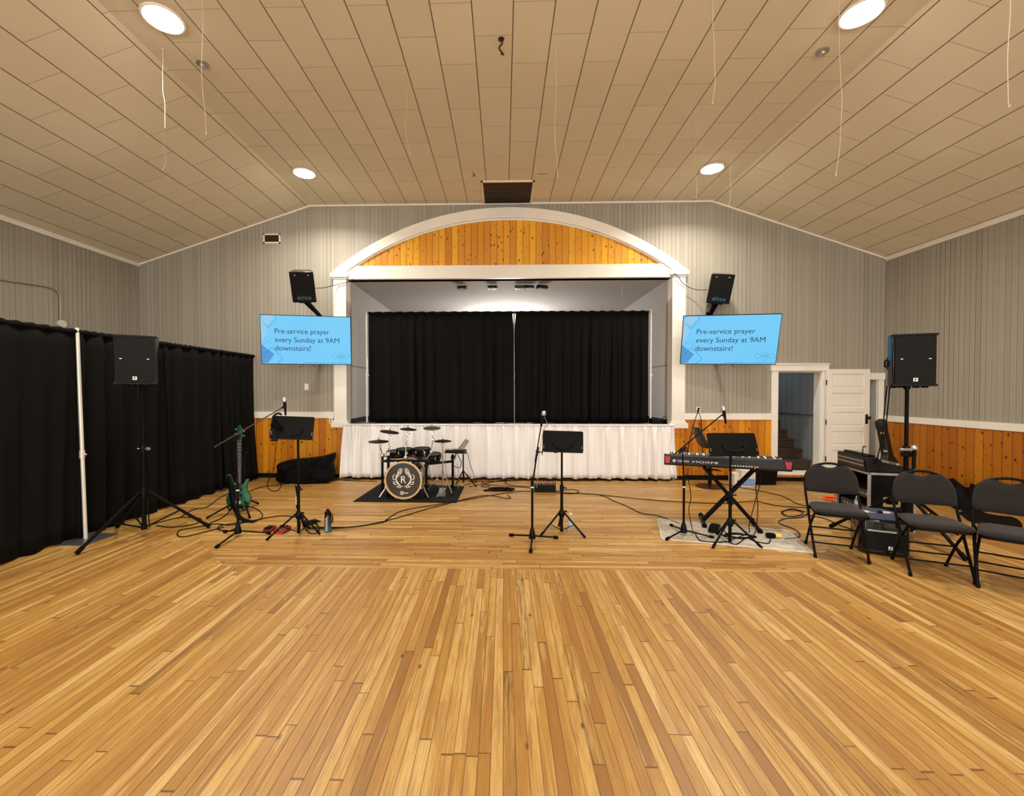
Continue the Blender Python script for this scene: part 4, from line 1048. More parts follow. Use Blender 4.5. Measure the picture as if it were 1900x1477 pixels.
bm = B(); tube(bm, [pa_ + Vector((0, 0, .035)), pb_ + Vector((0, 0, .04))], [.03, .028], 10); tube(bm, [pb_ + Vector((0, 0, .04)), pb_ + Vector((.05, .02, .03))], [.02, .008], 8)
setp(obj('power_adapter', bm, PLAST), 'black power adapter block on the floor right of the left music stand', 'adapter')

# ------------------------------------------------------------------ duffel bag
bl, br = at(508, 890, 7.55), at(613, 890, 7.55); w = br.x - bl.x
t = thing('duffel_bag', 'black soft duffel bag slumped against the pine wainscot left of the stage', 'bag', ((bl.x + br.x) / 2, 7.55, 0))
NYL = cloth_mat('black_nylon', rgb(5, 5, 6), .7, 0, 200)
ol = [(508, 892), (509, 868), (513, 861), (530, 856), (560, 853), (585, 850), (602, 846), (612, 843), (613, 850), (611, 862), (612, 875), (612, 888), (607, 896), (585, 898), (550, 897), (520, 896)]
P = [at(x, y, 7.4) - Vector(((bl.x + br.x) / 2, 0, 0)) for x, y in ol]; P = [Vector((p.x, 0, max(.004, p.z))) for p in P]
P = smooth_path(P + [P[0]], 4)[:-1]; cz0 = Vector((0, 0, .14))
bm = B(); rings = []
for dy, sc in ((-.16, .5), (-.15, .78), (-.11, .95), (-.03, 1.0), (.08, 1.0), (.15, .93), (.18, .7)):
    ring = []
    for i, p in enumerate(P):
        q = cz0 + (p - cz0) * sc; q.z = max(.004, q.z if p.z > .03 else p.z * sc)
        ring.append(bm.verts.new((q.x, dy - .02 * math.sin(q.x * 14 + q.z * 20) - .012 * math.sin(q.x * 37 + 2), q.z)))
    rings.append(ring)
n = len(P)
for a, b in zip(rings, rings[1:]):
    for k in range(n): bm.faces.new((a[k], a[(k + 1) % n], b[(k + 1) % n], b[k]))
bm.faces.new(rings[0]); bm.faces.new(rings[-1][::-1])
obj('bag_body', bm, NYL, t, smooth=60)
bm = B(); tube(bm, smooth_path([(-.25, -.17, .06), (-.2, -.19, .22), (-.05, -.13, .34), (.08, -.13, .35), (.2, -.19, .22), (.24, -.17, .06)]), .010, 6); obj('carry_strap', bm, RUB, t)
bm = B(); box(bm, (.02, -.05, .33), (.06, -.01, .43)); obj('handle_loop', bm, RUB, t, bevel=.006)
bm = B(); box(bm, (.02, -.20, .01), (.16, -.14, .05)); obj('pocket', bm, NYL, t, bevel=.012)
# ------------------------------------------------------------------ drum kit
MATM = cloth_mat('drum_mat', rgb(24, 23, 23), .95, .0, 600, rgb(34, 33, 32))
cs = [G(655, 931.3), G(846.8, 933.4), G(861.8, 902.9), G(708, 896.6)]
bm = B(); prism(bm, [(p.x, p.y) for p in cs], .0005, .008, 'xy'); setp(obj('drum_rug', bm, MATM), 'dark grey square mat under the electronic drum kit', 'rug')
bc = Vector((at(749, 895, 6.36).x, 6.36, .285)); Rb = .272
t = thing('bass_drum', 'black bass drum with wooden hoop and white antler emblem on its front', 'bass drum', (bc.x, bc.y, .01))
HOOP = flat('maple_hoop', rgb(212, 176, 126), .4)
zc = .283
MY = Matrix.Translation((0, 0, zc)) @ Matrix.Rotation(PI / 2, 4, 'X')   # local z -> -y
bm = B(); lathe(bm, [(Rb - .012, -.38), (Rb - .012, -.0)], 48, MY); obj('shell', bm, flat('gloss_black_shell', rgb(14, 14, 15), .15), t)
for zz in (-.385, .0):
    bm = B(); lathe(bm, [(Rb - .018, zz), (Rb + .004, zz), (Rb + .006, zz + .035), (Rb - .018, zz + .035), (Rb - .018, zz)], 48, MY); obj('hoop', bm, HOOP, t)
bm = B(); lathe(bm, [(Rb - .018, .008), (0, .009)], 48, MY); hd = obj('front_head', bm, flat('drum_head_dark', rgb(52, 50, 48), .22, 0, .08), t)
bm = B()
R_ = Rb - .02
def rib(pts, w):
    P = smooth_path([Vector((x * R_, 0, z * R_)) for x, z in pts], 5)
    n = len(P); w = w * .72
    for i in range(n - 1):
        wa = w * R_ * (1 - .65 * abs(2 * i / (n - 1) - 1) ** 2); wb = w * R_ * (1 - .65 * abs(2 * (i + 1) / (n - 1) - 1) ** 2)
        d = (P[i + 1] - P[i]).normalized(); nn = Vector((-d.z, 0, d.x))
        q = [P[i] + nn * wa / 2, P[i] - nn * wa / 2, P[i + 1] - nn * wb / 2, P[i + 1] + nn * wb / 2]
        prism(bm, [(v.x, v.z + zc) for v in q], -.0095, -.0115)
for s in (-1, 1):
    for pts, w in (([(-.04, -.38), (-.16, -.36), (-.30, -.22), (-.42, -.02), (-.43, .16), (-.34, .34), (-.20, .5), (-.15, .68)], .10),
                   ([(-.43, .1), (-.30, .24), (-.14, .42), (-.07, .69)], .07), ([(-.36, .33), (-.33, .48), (-.24, .62), (-.17, .7)], .05),
                   ([(-.43, .05), (-.56, .02), (-.62, .14), (-.58, .28), (-.46, .32)], .06), ([(-.38, -.12), (-.5, -.14), (-.6, -.06)], .05),
                   ([(-.34, -.2), (-.48, -.26), (-.58, -.2), (-.6, -.1)], .06), ([(-.25, -.28), (-.34, -.38), (-.44, -.38)], .07), ([(-.12, -.36), (-.2, -.44), (-.3, -.42), (-.34, -.36)], .06),
                   ([(-.3, .26), (-.22, .3), (-.2, .42)], .04)):
        rib([(x * -s, z) for x, z in pts], w)
obj('antler_emblem', bm, WHITE, hd)
bm = text_bm('R', .30 * R_, .40 * R_, .5); shift(bm, (0, -.0095, zc - .17 * R_)); obj('lettering', bm, WHITE, hd)
bm = B(); MR = Matrix.Translation((-.10 * R_, -.0095, zc - .76 * R_)) @ Matrix.Rotation(PI / 2, 4, 'X')
lathe(bm, [(.028, 0), (.028, .002), (.021, .002), (.021, 0), (.028, 0)], 24, MR); lathe(bm, [(.013, 0), (.013, .002), (.008, .002), (.008, 0), (.013, 0)], 16, MR)
box(bm, (-.10 * R_ + .012, -.0115, zc - .78 * R_), (.27 * R_, -.0095, zc - .74 * R_)); obj('maker_mark', bm, WHITE, hd)
for k in range(8):
    a = 2 * PI * (k + .5) / 8; bm = B(); x, z = (Rb + .012) * math.cos(a), (Rb + .012) * math.sin(a) + zc
    cbox(bm, (x, -.02, z), (.025, .04, .025)); tube(bm, [(x, -.03, z), (x, .08, z)], .005, 6); obj('tension_lug', bm, CHROME, t)
for s in (-1, 1):
    p1 = Vector((s * .235, .1, zc - .05)); p2 = Vector((s * .37, -.02, .012)); bm = B(); tube(bm, [p1, p2], .011, 8); lg = obj('spur', bm, CHROME, t)
    bm = B(); tube(bm, [p2 - (p2 - p1).normalized() * .02, p2 + Vector((0, 0, -.002))], .013, 8); obj('rubber_foot', bm, RUB, lg)
    bm = B(); cbox(bm, p1, (.04, .06, .05)); obj('spur_bracket', bm, CHROME, t, bevel=.006)
# rack
RKY = 6.62
t = thing('drum_rack', 'black tubular rack frame carrying the electronic drum pads', 'drum rack', (bc.x, RKY, .008))
def post(px, ytop, Y, zb=.01):
    a = at(px, ytop, Y); bm = B(); tube(bm, [(a.x, Y, zb), (a.x, Y, a.z)], .02, 12); o = obj('post', bm, BLACK, t, world=True)
    bm = B(); tube(bm, [(a.x, Y, zb), (a.x, Y, zb + .05)], .026, 10); obj('rubber_foot', bm, RUB, o, world=True); return Vector((a.x, Y, a.z))
pA = post(709.5, 842, 6.85); pB = post(720.5, 840, 6.50); pC = post(791, 852, 6.50); pD = post(840, 843, 7.05)
def bar(a, b, r=.02, nm='crossbar', mat=BLACK):
    bm = B(); tube(bm, [a, b], r, 12); return obj(nm, bm, mat, t, world=True)
zb_ = at(755, 855, 6.5).z
bar((pB.x, 6.5, zb_), (pC.x, 6.5, zb_)); bar((pA.x, 6.85, pA.z - .12), (pB.x, 6.5, zb_)); bar((pC.x, 6.5, at(793, 861, 6.5).z), (pD.x, 7.05, at(839, 856, 7.05).z))
for p in ((pA.x, 6.85, pA.z - .02), (pB.x, 6.5, pB.z - .02), (pB.x, 6.5, zb_), (pC.x, 6.5, zb_), (pD.x, 7.05, pD.z - .05), (pC.x, 6.5, zb_ - .07)):
    bm = B(); cbox(bm, p, (.06, .06, .055)); obj('clamp', bm, CHROME if p[2] > zb_ + .02 else PLAST, t, world=True, bevel=.01)
CYM = flat('cymbal_rubber', rgb(30, 24, 24), .35, 0, .2)
def cymbal(px, py, Y, rad, tx, ty, stem, label, hat=False):
    c = at(px, py, Y); M = Matrix.Translation(c) @ Matrix.Rotation(D2(tx), 4, 'X') @ Matrix.Rotation(D2(ty), 4, 'Y')
    q = thing('cymbal_pad', label, 'cymbal', c, 0, 'black cymbal pads of the drum kit')
    bm = B(); lathe(bm, [(0, .022), (.02, .021), (.035, .013), (rad * .6, .006), (rad, -.006), (rad * .98, -.012), (.03, .0), (0, .0)], 36, M); obj('pad', bm, CYM, q, world=True)
    if hat:
        M2 = M @ Matrix.Translation((0, 0, -.03)) @ Matrix.Rotation(PI, 4, 'X')
        bm = B(); lathe(bm, [(0, .022), (.02, .021), (.035, .013), (rad * .6, .006), (rad * .95, -.006), (rad * .93, -.012), (.03, .0), (0, .0)], 36, M2); obj('lower_pad', bm, CYM, q, world=True)
    bm = B(); lathe(bm, [(.006, -.04), (.006, .05), (.012, .051), (.012, .03), (0, .055)], 10, M); obj('wing_nut', bm, CHROME, q, world=True)
    # the stem belongs to the rack
    pts = [c - Vector((0, 0, .02))] + [Vector(s) for s in stem]
    bm = B(); tube(bm, pts, .008, 8); obj('cymbal_arm', bm, CHROME, t, world=True)
    for s in pts[1:-1]:
        bm = B(); cbox(bm, s, (.035, .03, .035)); tube(bm, [s, Vector(s) + Vector((.04, -.01, .01))], .006, 6); obj('arm_joint', bm, CHROME, t, world=True, bevel=.006)
cymbal(702.4, 818.5, 6.62, .155, 3, 1, [at(704, 827, 6.62), (pA.x, 6.85, pA.z)], 'lowest left black cymbal pad of the drum kit')
cymbal(723, 800.8, 6.60, .145, 3, 9, [at(722, 809, 6.6), at(721.5, 830, 6.55), (pB.x, 6.5, pB.z)], 'black cymbal pad tilted right, second from the left')
cymbal(757.6, 795.8, 6.70, .13, 3, 5, [at(757, 806, 6.7), at(753, 828, 6.6), at(752.5, 848, 6.5), (at(752.5, 856, 6.5).x, 6.5, zb_)], 'black cymbal pad above the bass drum, topmost left of centre')
cymbal(801.4, 793.8, 6.75, .135, -17, -3, [at(802, 802, 6.75), at(803, 815, 6.7), at(800, 838, 6.6), (pC.x, 6.5, zb_ + .02)], 'highest right cymbal pad showing its pale underside')
# hi-hat with own stand
hx = at(821.5, 819, 6.75)
h = thing('hi_hat_stand', 'chrome hi-hat stand with pedal right of the bass drum', 'hi-hat stand', (hx.x, 6.75, .008))
bm = B(); tube(bm, [(0, 0, .06), (0, 0, hx.z - .06)], .0125, 10); obj('tube', bm, CHROME, h)
bm = B(); tube(bm, [(0, 0, hx.z - .08), (0, 0, hx.z + .075)], .004, 8); obj('rod', bm, CHROME, h)
bm = B(); lathe(bm, [(.006, 0), (.03, .01), (.028, .025), (.008, .03)], 12, Matrix.Translation((0, 0, hx.z - .075))); obj('cup', bm, CHROME, h)
for a in (60, 180, 300):
    a = D2(a + 10); bm = B(); f = Vector((math.cos(a) * .26, math.sin(a) * .22, .012)); tube(bm, [(0, 0, .36), f], .008, 8); lg = obj('leg', bm, CHROME, h)
    bm = B(); tube(bm, [f * .93 + Vector((0, 0, .02)), f], .013, 8); obj('rubber_foot', bm, RUB, lg)
bm = B(); prism(bm, [(-.30, .012), (-.02, .075), (-.02, .085), (-.30, .024)], -.045, .045, 'yz'); obj('pedal', bm, CHROME, h); bm = B(); tube(bm, [(-.055, -.31, .01), (-.055, 0, .03), (-.055, 0, .12), (.055, 0, .12), (.055, 0, .03), (.055, -.31, .01)], .006, 6); obj('pedal_frame', bm, CHROME, h)
t_save = t; t = h
c_ = hx
q = thing('cymbal_pad', 'double hi-hat cymbal pad on the right of the drum kit', 'cymbal', c_, 0, 'black cymbal pads of the drum kit')
for nm, dz, flip in (('pad', .012, 0), ('lower_pad', -.008, PI)):
    bm = B(); lathe(bm, [(0, .02), (.02, .019), (.035, .012), (.09, .006), (.137, -.004), (.134, -.010), (.03, .0), (0, .0)], 36, Matrix.Translation((0, 0, dz)) @ Matrix.Rotation(flip, 4, 'X')); obj(nm, bm, CYM, q)
t = t_save
def drum_pad(px, py, Y, rad, hgt, tilt, label, tz=0, arm=None):
    c = at(px, py, Y); M = Matrix.Translation(c) @ Matrix.Rotation(D2(tz), 4, 'Z') @ Matrix.Rotation(D2(tilt), 4, 'X')
    q = thing('drum_pad', label, 'drum pad', M=M, group='electronic drum pads')
    bm = B(); lathe(bm, [(rad * .9, -hgt), (rad, -hgt * .8), (rad, 0), (rad * .98, .0), (0, -.0)], 32); obj('shell', bm, flat('gloss_black_shell', rgb(14, 14, 15), .15), q)
    bm = B(); lathe(bm, [(rad * .93, -.0), (rad * 1.03, -.02), (rad * 1.05, -.004), (rad * 1.03, .012), (rad * .93, .012), (rad * .93, .0)], 32); obj('rim', bm, PLAST, q)
    bm = B(); lathe(bm, [(rad * .93, .003), (0, .005)], 32); obj('mesh_head', bm, flat('mesh_head', rgb(60, 58, 58), .6), q)
    for k in range(6):
        a = k * PI / 3; bm = B(); cbox(bm, (rad * 1.02 * math.cos(a), rad * 1.02 * math.sin(a), -hgt * .35), (.02, .02, hgt * .5)); obj('lug', bm, CHROME, q, bevel=.004)
    if arm is not None:
        bm = B(); tube(bm, [c - Vector((0, -.02, hgt * .7)), Vector(arm)], .01, 8); obj('pad_arm', bm, CHROME, t, world=True)
drum_pad(750.5, 834, 6.78, .13, .10, 4, 'left black tom pad above the bass drum', arm=(at(752, 855, 6.5).x, 6.5, zb_))
drum_pad(782.5, 833, 6.80, .135, .10, 4, 'right black tom pad above the bass drum', arm=(pC.x - .02, 6.5, zb_))
drum_pad(735, 838, 6.95, .15, .09, 3, 'large black floor tom pad at the back left of the kit', arm=(pA.x, 6.85, pA.z - .05))
drum_pad(801, 843, 6.98, .15, .11, 5, 'black snare pad with chrome lugs left of the hi-hat', arm=(pC.x, 6.5, zb_ - .05))
# throne
th = at(771, 846, 7.25); q = thing('drum_throne', 'round grey drum stool seat behind the bass drum', 'stool', (th.x, 7.25, .008))
bm = B(); lathe(bm, [(0, th.z - .06), (.15, th.z - .06), (.165, th.z - .04), (.16, th.z), (.13, th.z + .015), (0, th.z + .015)], 28); obj('seat', bm, flat('grey_vinyl', rgb(58, 54, 50), .5), q)
bm = B(); tube(bm, [(0, 0, .12), (0, 0, th.z - .05)], .014, 10); obj('pole', bm, CHROME, q)
for a in (30, 150, 270):
    a = D2(a); bm = B(); f = Vector((math.cos(a) * .26, math.sin(a) * .24, .012)); tube(bm, [(0, 0, .26), f], .01, 8); obj('leg', bm, CHROME, q)
# kick pedal pad tower behind bass drum + drum module
mc = at(846, 838, 6.98); q = thing('drum_module', 'black drum sound module clamped to the right of the rack', 'drum module', M=Matrix.Translation(mc) @ Matrix.Rotation(D2(-12), 4, 'Z') @ Matrix.Rotation(D2(-8), 4, 'X'))
bm = B(); prism(bm, [(-.08, -.03), (.10, -.03), (.10, .045), (-.08, .01)], -.17, .15, 'yz'); obj('housing', bm, PLAST, q, bevel=.006)
bm = B(); cbox(bm, (-.02, .02, .035), (.1, .06, .004), Matrix.Rotation(D2(12), 4, 'X')); obj('display', bm, flat('module_display', rgb(90, 100, 104), .3), q)
bm = B()
for i in range(5): lathe(bm, [(.008, 0), (.008, .014), (0, .015)], 8, Matrix.Translation((-.13 + i * .02, -.03, .028)))
obj('control_knob', bm, STEEL, q)
bm = B(); tube(bm, [Matrix.Identity(4) @ Vector((0, 0, -.03)), (-.03, .04, -.12)], .012, 8); obj('mount', bm, CHROME, q)
pc = [at(849, 833, 7.05), at(859, 837, 7.0), at(871.5, 818, 7.12), at(863.5, 814, 7.18)]
bm = B(); vs = [bm.verts.new(p) for p in pc]; bm.faces.new(vs)
q = thing('paper_sheet', 'light printed sheet propped on the drum module at an angle', 'paper', pc[0]); obj('sheet', bm, flat('printed_sheet', rgb(176, 170, 150), .7, 0, .2, 80), q, world=True, solid=.004)
bm = B()
for i in range(4):
    for j in range(2):
        f = lambda u, v: (pc[0].lerp(pc[1], u)).lerp(pc[3].lerp(pc[2], u), v) + Vector((0, -.006, .002))
        u0, v0 = .1 + j * .42, .06 + i * .235
        v4 = [bm.verts.new(f(a, b)) for a, b in ((u0, v0), (u0 + .36, v0), (u0 + .36, v0 + .19), (u0, v0 + .19))]; bm.faces.new(v4)
obj('printed_blocks', bm, flat('print_grey', rgb(104, 98, 84), .7), q, world=True)
# small tripod to the right of the kit
sx_ = at(859.5, 848, 7.1); q = thing('tripod_stand', 'short black tripod stand right of the drum kit with cables on it', 'stand', (sx_.x, 7.1, 0))
bm = B(); tube(bm, [(0, 0, .1), (0, 0, sx_.z + .05)], .012, 8); obj('pole', bm, BLACK, q)
for f in (G(884, 905), G(846, 900), G(862, 893)):
    bm = B(); v = f - Vector((sx_.x, 7.1, 0)) + Vector((0, 0, .012)); tube(bm, [(0, 0, .30), v], .010, 8); obj('leg', bm, BLACK, q)
wire('drum_cable', [at(852, 838, 7.0), at(866, 840, 7.0), at(872, 860, 7.0), at(880, 885, 7.0), G(884, 898)], 'black cable arching from the drum module down to the floor at right', CORD, .005)
wire('drum_cable', [at(848, 842, 6.95), at(856, 858, 6.9), at(852, 868, 6.9), at(842, 864, 6.9), at(838, 857, 6.9)], 'dark cable loop hanging under the drum module', CORD, .006)
wire('drum_cable', [at(785, 835, 6.6), at(790, 850, 6.6), at(796, 872, 6.7), at(805, 895, 6.7), G(820, 905, .02), G(836, 901, .02), at(842, 885, 6.9), at(843, 870, 6.95)], 'grey cable looping from the tom pads under the hi-hat', flat('grey_cable', rgb(128, 124, 120), .5), .0045)
wire('drum_cable', [at(827, 832, 6.8), at(826, 860, 6.85), at(830, 885, 6.9), G(838, 907, .02), G(850, 905, .02), at(851, 880, 7.0), at(848, 860, 7.0)], 'pale cable hanging behind the hi-hat pedal', flat('grey_cable', rgb(128, 124, 120), .5), .0045)
# drum sticks / paper on kit mat
bm = B(); a, b = G(806, 893, .03), G(813, 889, .04); tube(bm, [a, b], .012, 6); setp(obj('shaker', bm, flat('yellow_item', rgb(206, 178, 60), .5)), 'small yellow item on the mat behind the hi-hat', 'item')

# ------------------------------------------------------------------ stage box and cables
p = G(1012, 914); t = thing('stage_box', 'black stage box full of plugged cables behind the centre microphone stand', 'stage box', (p.x, p.y + .1, 0))
bm = B(); box(bm, (-.165, -.1, 0), (.165, .1, .115)); obj('housing', bm, PLAST, t, bevel=.006)
for i in range(8):
    x = -.135 + i * .038; bm = B(); tube(bm, smooth_path([(x, -.02, .115), (x, -.02, .17), (x + .02, -.01, .20), (x + .04, .05, .17), (x + .05, .14, .06)]), .006, 6)
    ob = obj('plugged_cable', bm, CORD, t)
    bm = B(); tube(bm, [(x, -.02, .115), (x, -.02, .155)], .009, 8); obj('plug', bm, (STEEL, flat('red_plug', rgb(190, 60, 40), .5), CHROME)[i % 3], ob)

def cable(pts, label, mat=CORD, r=.0055, z=.008, group='cables on the floor'):
    P = [G(x, y, z) for x, y in pts]
    bm = B(); tube(bm, smooth_path(P, 6), r, 6)
    return setp(obj('floor_cable', bm, mat), label, 'cable', group)
def coil(cx, cy, rx, turns, label, squash=1.0, r=.0055, seed=0, mat=CORD, tail=None):
    c = G(cx, cy); rnd = random.Random(seed); P = []
    n = turns * 14
    for i in range(n + 1):
        a = 2 * PI * i / 14 + seed; rr = rx * (.72 + .28 * rnd.random() + .12 * math.sin(a * .37))
        P.append(Vector((c.x + rr * math.cos(a), c.y + rr * squash * math.sin(a), .008 + .012 * (i / n) * turns / 3)))
    if tail: P += [G(*q, .008) for q in tail]
    bm = B(); tube(bm, smooth_path(P, 3), r, 6); return setp(obj('cable_coil', bm, mat), label, 'cable', 'coiled cables on the floor')
coil(930, 909.5, .20, 5, 'thick coil of black cable left of the stage box', .55, .009, 1)
coil(905, 911, .07, 2, 'small tangle of black cable between drum kit and the big coil', .6, .006, 2)
coil(900, 903, .08, 2, 'thin cable loop right of the drum tripod', 1.0, .004, 4)
cable([(560, 893), (600, 888), (650, 892), (700, 893)], 'cable along the back wall left of the drum mat')
cable([(380, 975), (420, 955), (440, 925), (480, 905), (530, 898), (600, 892), (660, 890), (712, 889)], 'long cable from the bass guitar toward the stage front')
cable([(330, 962), (360, 945), (385, 940), (405, 925), (425, 915)], 'cable running from the speaker stand toward the bass guitar')
cable([(275, 975), (300, 968), (335, 960), (372, 962), (362, 972), (320, 978), (290, 975)], 'looping cable beside the left speaker stand base')
cable([(415, 978), (340, 996), (332, 985), (365, 978), (400, 972), (430, 974), (470, 966), (520, 957), (556, 960)], 'cable looping out left of the left microphone stand')
cable([(466, 940), (482, 948), (487, 958), (478, 964), (440, 970), (410, 975), (405, 982), (425, 985), (441, 978)], 'cable from the bass guitar curling round the left microphone stand')
cable([(500, 885), (496, 903), (508, 911), (519, 907), (520, 896), (508, 880)], 'cable loop on the floor before the duffel bag')
cable([(556, 960), (575, 978), (592, 980), (620, 980), (680, 974), (740, 960), (790, 945), (850, 930), (900, 921), (960, 912), (995, 912)], 'long cable from the left stand across the floor to the stage box')
cable([(590, 978), (650, 978), (700, 971), (720, 965), (712, 968), (745, 948), (800, 938), (850, 929), (900, 919), (945, 925), (942, 918)], 'second long cable crossing in front of the drum mat')
cable([(560, 962), (570, 985), (583, 990), (592, 984), (586, 970), (566, 966), (572, 980), (590, 976)], 'tangled cable around the adapter right of the left music stand')
cable([(862, 900), (890, 893), (905, 899), (955, 903), (993, 906)], 'cable running from the kit to the stage box along the floor')
cable([(870, 903), (920, 893), (940, 892), (938, 897), (960, 902), (990, 902)], 'thin cable behind the thick coil')
cable([(868, 893), (930, 893), (990, 890), (1060, 892), (1130, 891), (1200, 892)], 'cable lying along the foot of the stage skirt')
cable([(1030, 912), (1060, 908), (1075, 912), (1060, 916), (1040, 914), (1110, 918), (1140, 930), (1165, 940), (1190, 952), (1225, 958), (1262, 972)], 'cable from the stage box to the right microphone stand')
cable([(1030, 914), (1100, 917), (1180, 925), (1260, 931), (1340, 934), (1400, 930), (1440, 938), (1500, 942)], 'long cable crossing the floor right of the stage box')
cable([(1310, 870), (1325, 890), (1355, 901), (1400, 909), (1450, 920), (1480, 935), (1505, 940)], 'cable from behind the keyboard toward the mixer')
cable([(1180, 890), (1220, 891), (1245, 880), (1250, 870)], 'short cable at the right corner of the stage skirt')
cable([(1446, 882), (1460, 897), (1490, 912), (1520, 925), (1545, 930)], 'thin beige cord from the doorway sill to the mixer', flat('beige_cord', rgb(196, 170, 120), .5), .004)
cable([(1455, 956), (1450, 950), (1462, 946), (1478, 947), (1490, 952), (1480, 957), (1462, 958), (1452, 950), (1470, 944), (1495, 950)], 'coiled black cable on the floor left of the folding chairs')
cable([(1455, 1000), (1478, 998), (1484, 990), (1470, 980), (1448, 972), (1446, 966), (1460, 962), (1485, 960), (1500, 952)], 'blue extension cable curving from the yellow plug', BLUEC, .007)
coil(1540, 944, .22, 6, 'black cable heap behind the first folding chair', .5, .007, 9)
coil(1528, 940, .14, 4, 'smaller black cable bundle left of the heap behind the first folding chair', .6, .006, 17)
cable([(1495, 955), (1530, 962), (1560, 975), (1590, 985)], 'cable passing under the first folding chair')
for pts, lb in (([(1277, 869), (1276, 885), (1280, 905), (1282, 925), (1278, 945), (1283, 975), (1286, 992)], 'thin cable hanging from the keyboard left underside to the rug'),
                ([(1413, 872), (1411, 895), (1404, 920), (1396, 950), (1390, 975), (1391, 988)], 'black cable hanging from the keyboard rear sockets, left one'),
                ([(1404, 880), (1402, 905), (1406, 935), (1405, 965), (1402, 985), (1395, 998)], 'black cable hanging from the keyboard rear sockets, right one')):
    P = [at(x, y, 5.0 - .1 * i / len(pts)) for i, (x, y) in enumerate(pts)]; P[-1] = G(*pts[-1], .02)
    bm = B(); tube(bm, smooth_path(P), .0045, 6); setp(obj('hanging_cable', bm, CORD), lb, 'cable', 'cables hanging from the keyboard')

# ------------------------------------------------------------------ rug under the keyboard
def rugm():
    k = N('faded_rug', .95); co = k.objco()
    f = k.noise(co, 9, 6, .75); g = k.noise(co, 70, 2)
    c = k.ramp(f, [(.35, rgb(150, 142, 134)), (.5, rgb(184, 174, 160)), (.65, rgb(204, 194, 178))])
    return k.col(k.mix(k.M('MULTIPLY', k.step(g, .5, .7), .35), c, rgb(120, 112, 106)))
rc = [G(1220, 964), G(1461.6, 985.8), G(1509, 1027), G(1227.7, 1001)]
t = thing('keyboard_rug', 'faded grey and cream rug lying askew under the keyboard stand', 'rug', ((rc[0] + rc[2]) / 2))
bm = B(); prism(bm, [(p.x, p.y) for p in rc], .001, .009, 'xy'); obj('pile', bm, rugm(), t, world=True)
bm = B(); lp = [Vector((p.x, p.y, .006)) for p in rc] ; lp = lp + [lp[0]]
for a, b in zip(lp, lp[1:]): tube(bm, [a, b], .009, 6)
obj('binding', bm, flat('rug_binding', rgb(200, 192, 178), .9), t, world=True)

# ------------------------------------------------------------------ keyboard on X stand
ka, kb = Vector((1.964, 5.30, 0)), Vector((3.155, 4.88, 0)); kd = (kb - ka); KL = kd.length; ang = math.atan2(kd.y, kd.x)
KZ = .82
Mk = Matrix.Translation(Vector((ka.x, ka.y, 0))) @ Matrix.Rotation(ang, 4, 'Z')
t = thing('keyboard', 'long black synthesizer with white keys and red ends seen from its rear', 'keyboard', M=Mk)
KZ0 = KZ - .115
bm = B(); prism(bm, [(0, KZ0 + .02), (.03, KZ0), (.38, KZ0), (.40, KZ0 + .03), (.40, KZ0 + .065), (.20, KZ - .035), (.17, KZ - .0), (.02, KZ)], 0.0, KL, 'yz'); obj('body', bm, flat('synth_black', rgb(15, 15, 16), .4, 0, .1, 18, .25), t, bevel=.004)
REDP = flat('red_end', rgb(176, 40, 48), .4)
for s, x0_, x1_ in ((0, -.025, .0), (1, KL, KL + .025)):
    bm = B(); prism(bm, [(0 + .0, KZ0 + .02), (.03, KZ0), (.38, KZ0), (.40, KZ0 + .03), (.40, KZ0 + .07), (.2, KZ - .03), (.17, KZ + .004), (-.004, KZ + .002)], x0_, x1_, 'yz'); obj('end_cheek', bm, flat('synth_black', rgb(15, 15, 16), .4, 0, .1, 18, .25), t)
    xa = .0 if s == 0 else KL
    bm = B(); prism(bm, [(xa - .02, KZ - .004), (xa + (.045 if s == 0 else .02), KZ - .004), (xa + (.03 if s == 0 else .012), KZ0 + .03), (xa - (.01 if s == 0 else .045), KZ0 + .03)] if s == 0 else [(xa - .05, KZ - .004), (xa + .02, KZ - .004), (xa + .01, KZ0 + .03), (xa - .03, KZ0 + .03)], -.006, .0); obj('red_corner', bm, REDP, t)
bm = B(); NK = 52; kw = (KL - .06) / NK
for i in range(NK): box(bm, (.03 + i * kw + .001, .22, KZ - .035), (.03 + (i + 1) * kw - .001, .37, KZ + .003))
obj('white_keys', bm, flat('key_white', rgb(232, 230, 224), .3, 0, .03), t)
bm = B()
for i in range(NK):
    if i % 7 in (0, 1, 3, 4, 5): box(bm, (.03 + (i + 1) * kw - .006, .20, KZ), (.03 + (i + 1) * kw + .006, .31, KZ + .013))
obj('black_keys', bm, PLAST, t)
LOGO = flat('logo_grey', rgb(214, 214, 216), .4)
bm = text_bm('YAMAHA', .135, .026); shift(bm, (.115, -.0005, KZ - .067)); obj('lettering', bm, LOGO, t)
bm = B(); MR = Matrix.Translation((.085, 0, KZ - .054)) @ Matrix.Rotation(PI / 2, 4, 'X'); lathe(bm, [(.018, 0), (.018, .002), (.0145, .002), (.0145, 0), (.018, 0)], 24, MR)
for a in range(6):
    a = a * PI / 3 + PI / 6; tube(bm, [(.085, -.001, KZ - .054), (.085 + .013 * math.cos(a), -.001, KZ - .054 + .013 * math.sin(a))], .002, 4)
obj('emblem', bm, LOGO, t)
bm = text_bm('MOXF8', .27, .024); shift(bm, (.285, -.0005, KZ - .067)); obj('lettering', bm, LOGO, t)
bm = B()
for i in range(10): lathe(bm, [(.008, 0), (.008, .004), (.004, .004), (.004, 0)], 10, Matrix.Translation((.70 + i * .028, .0, KZ0 + .038)) @ Matrix.Rotation(PI / 2, 4, 'X'))
obj('rear_sockets', bm, STEEL, t)
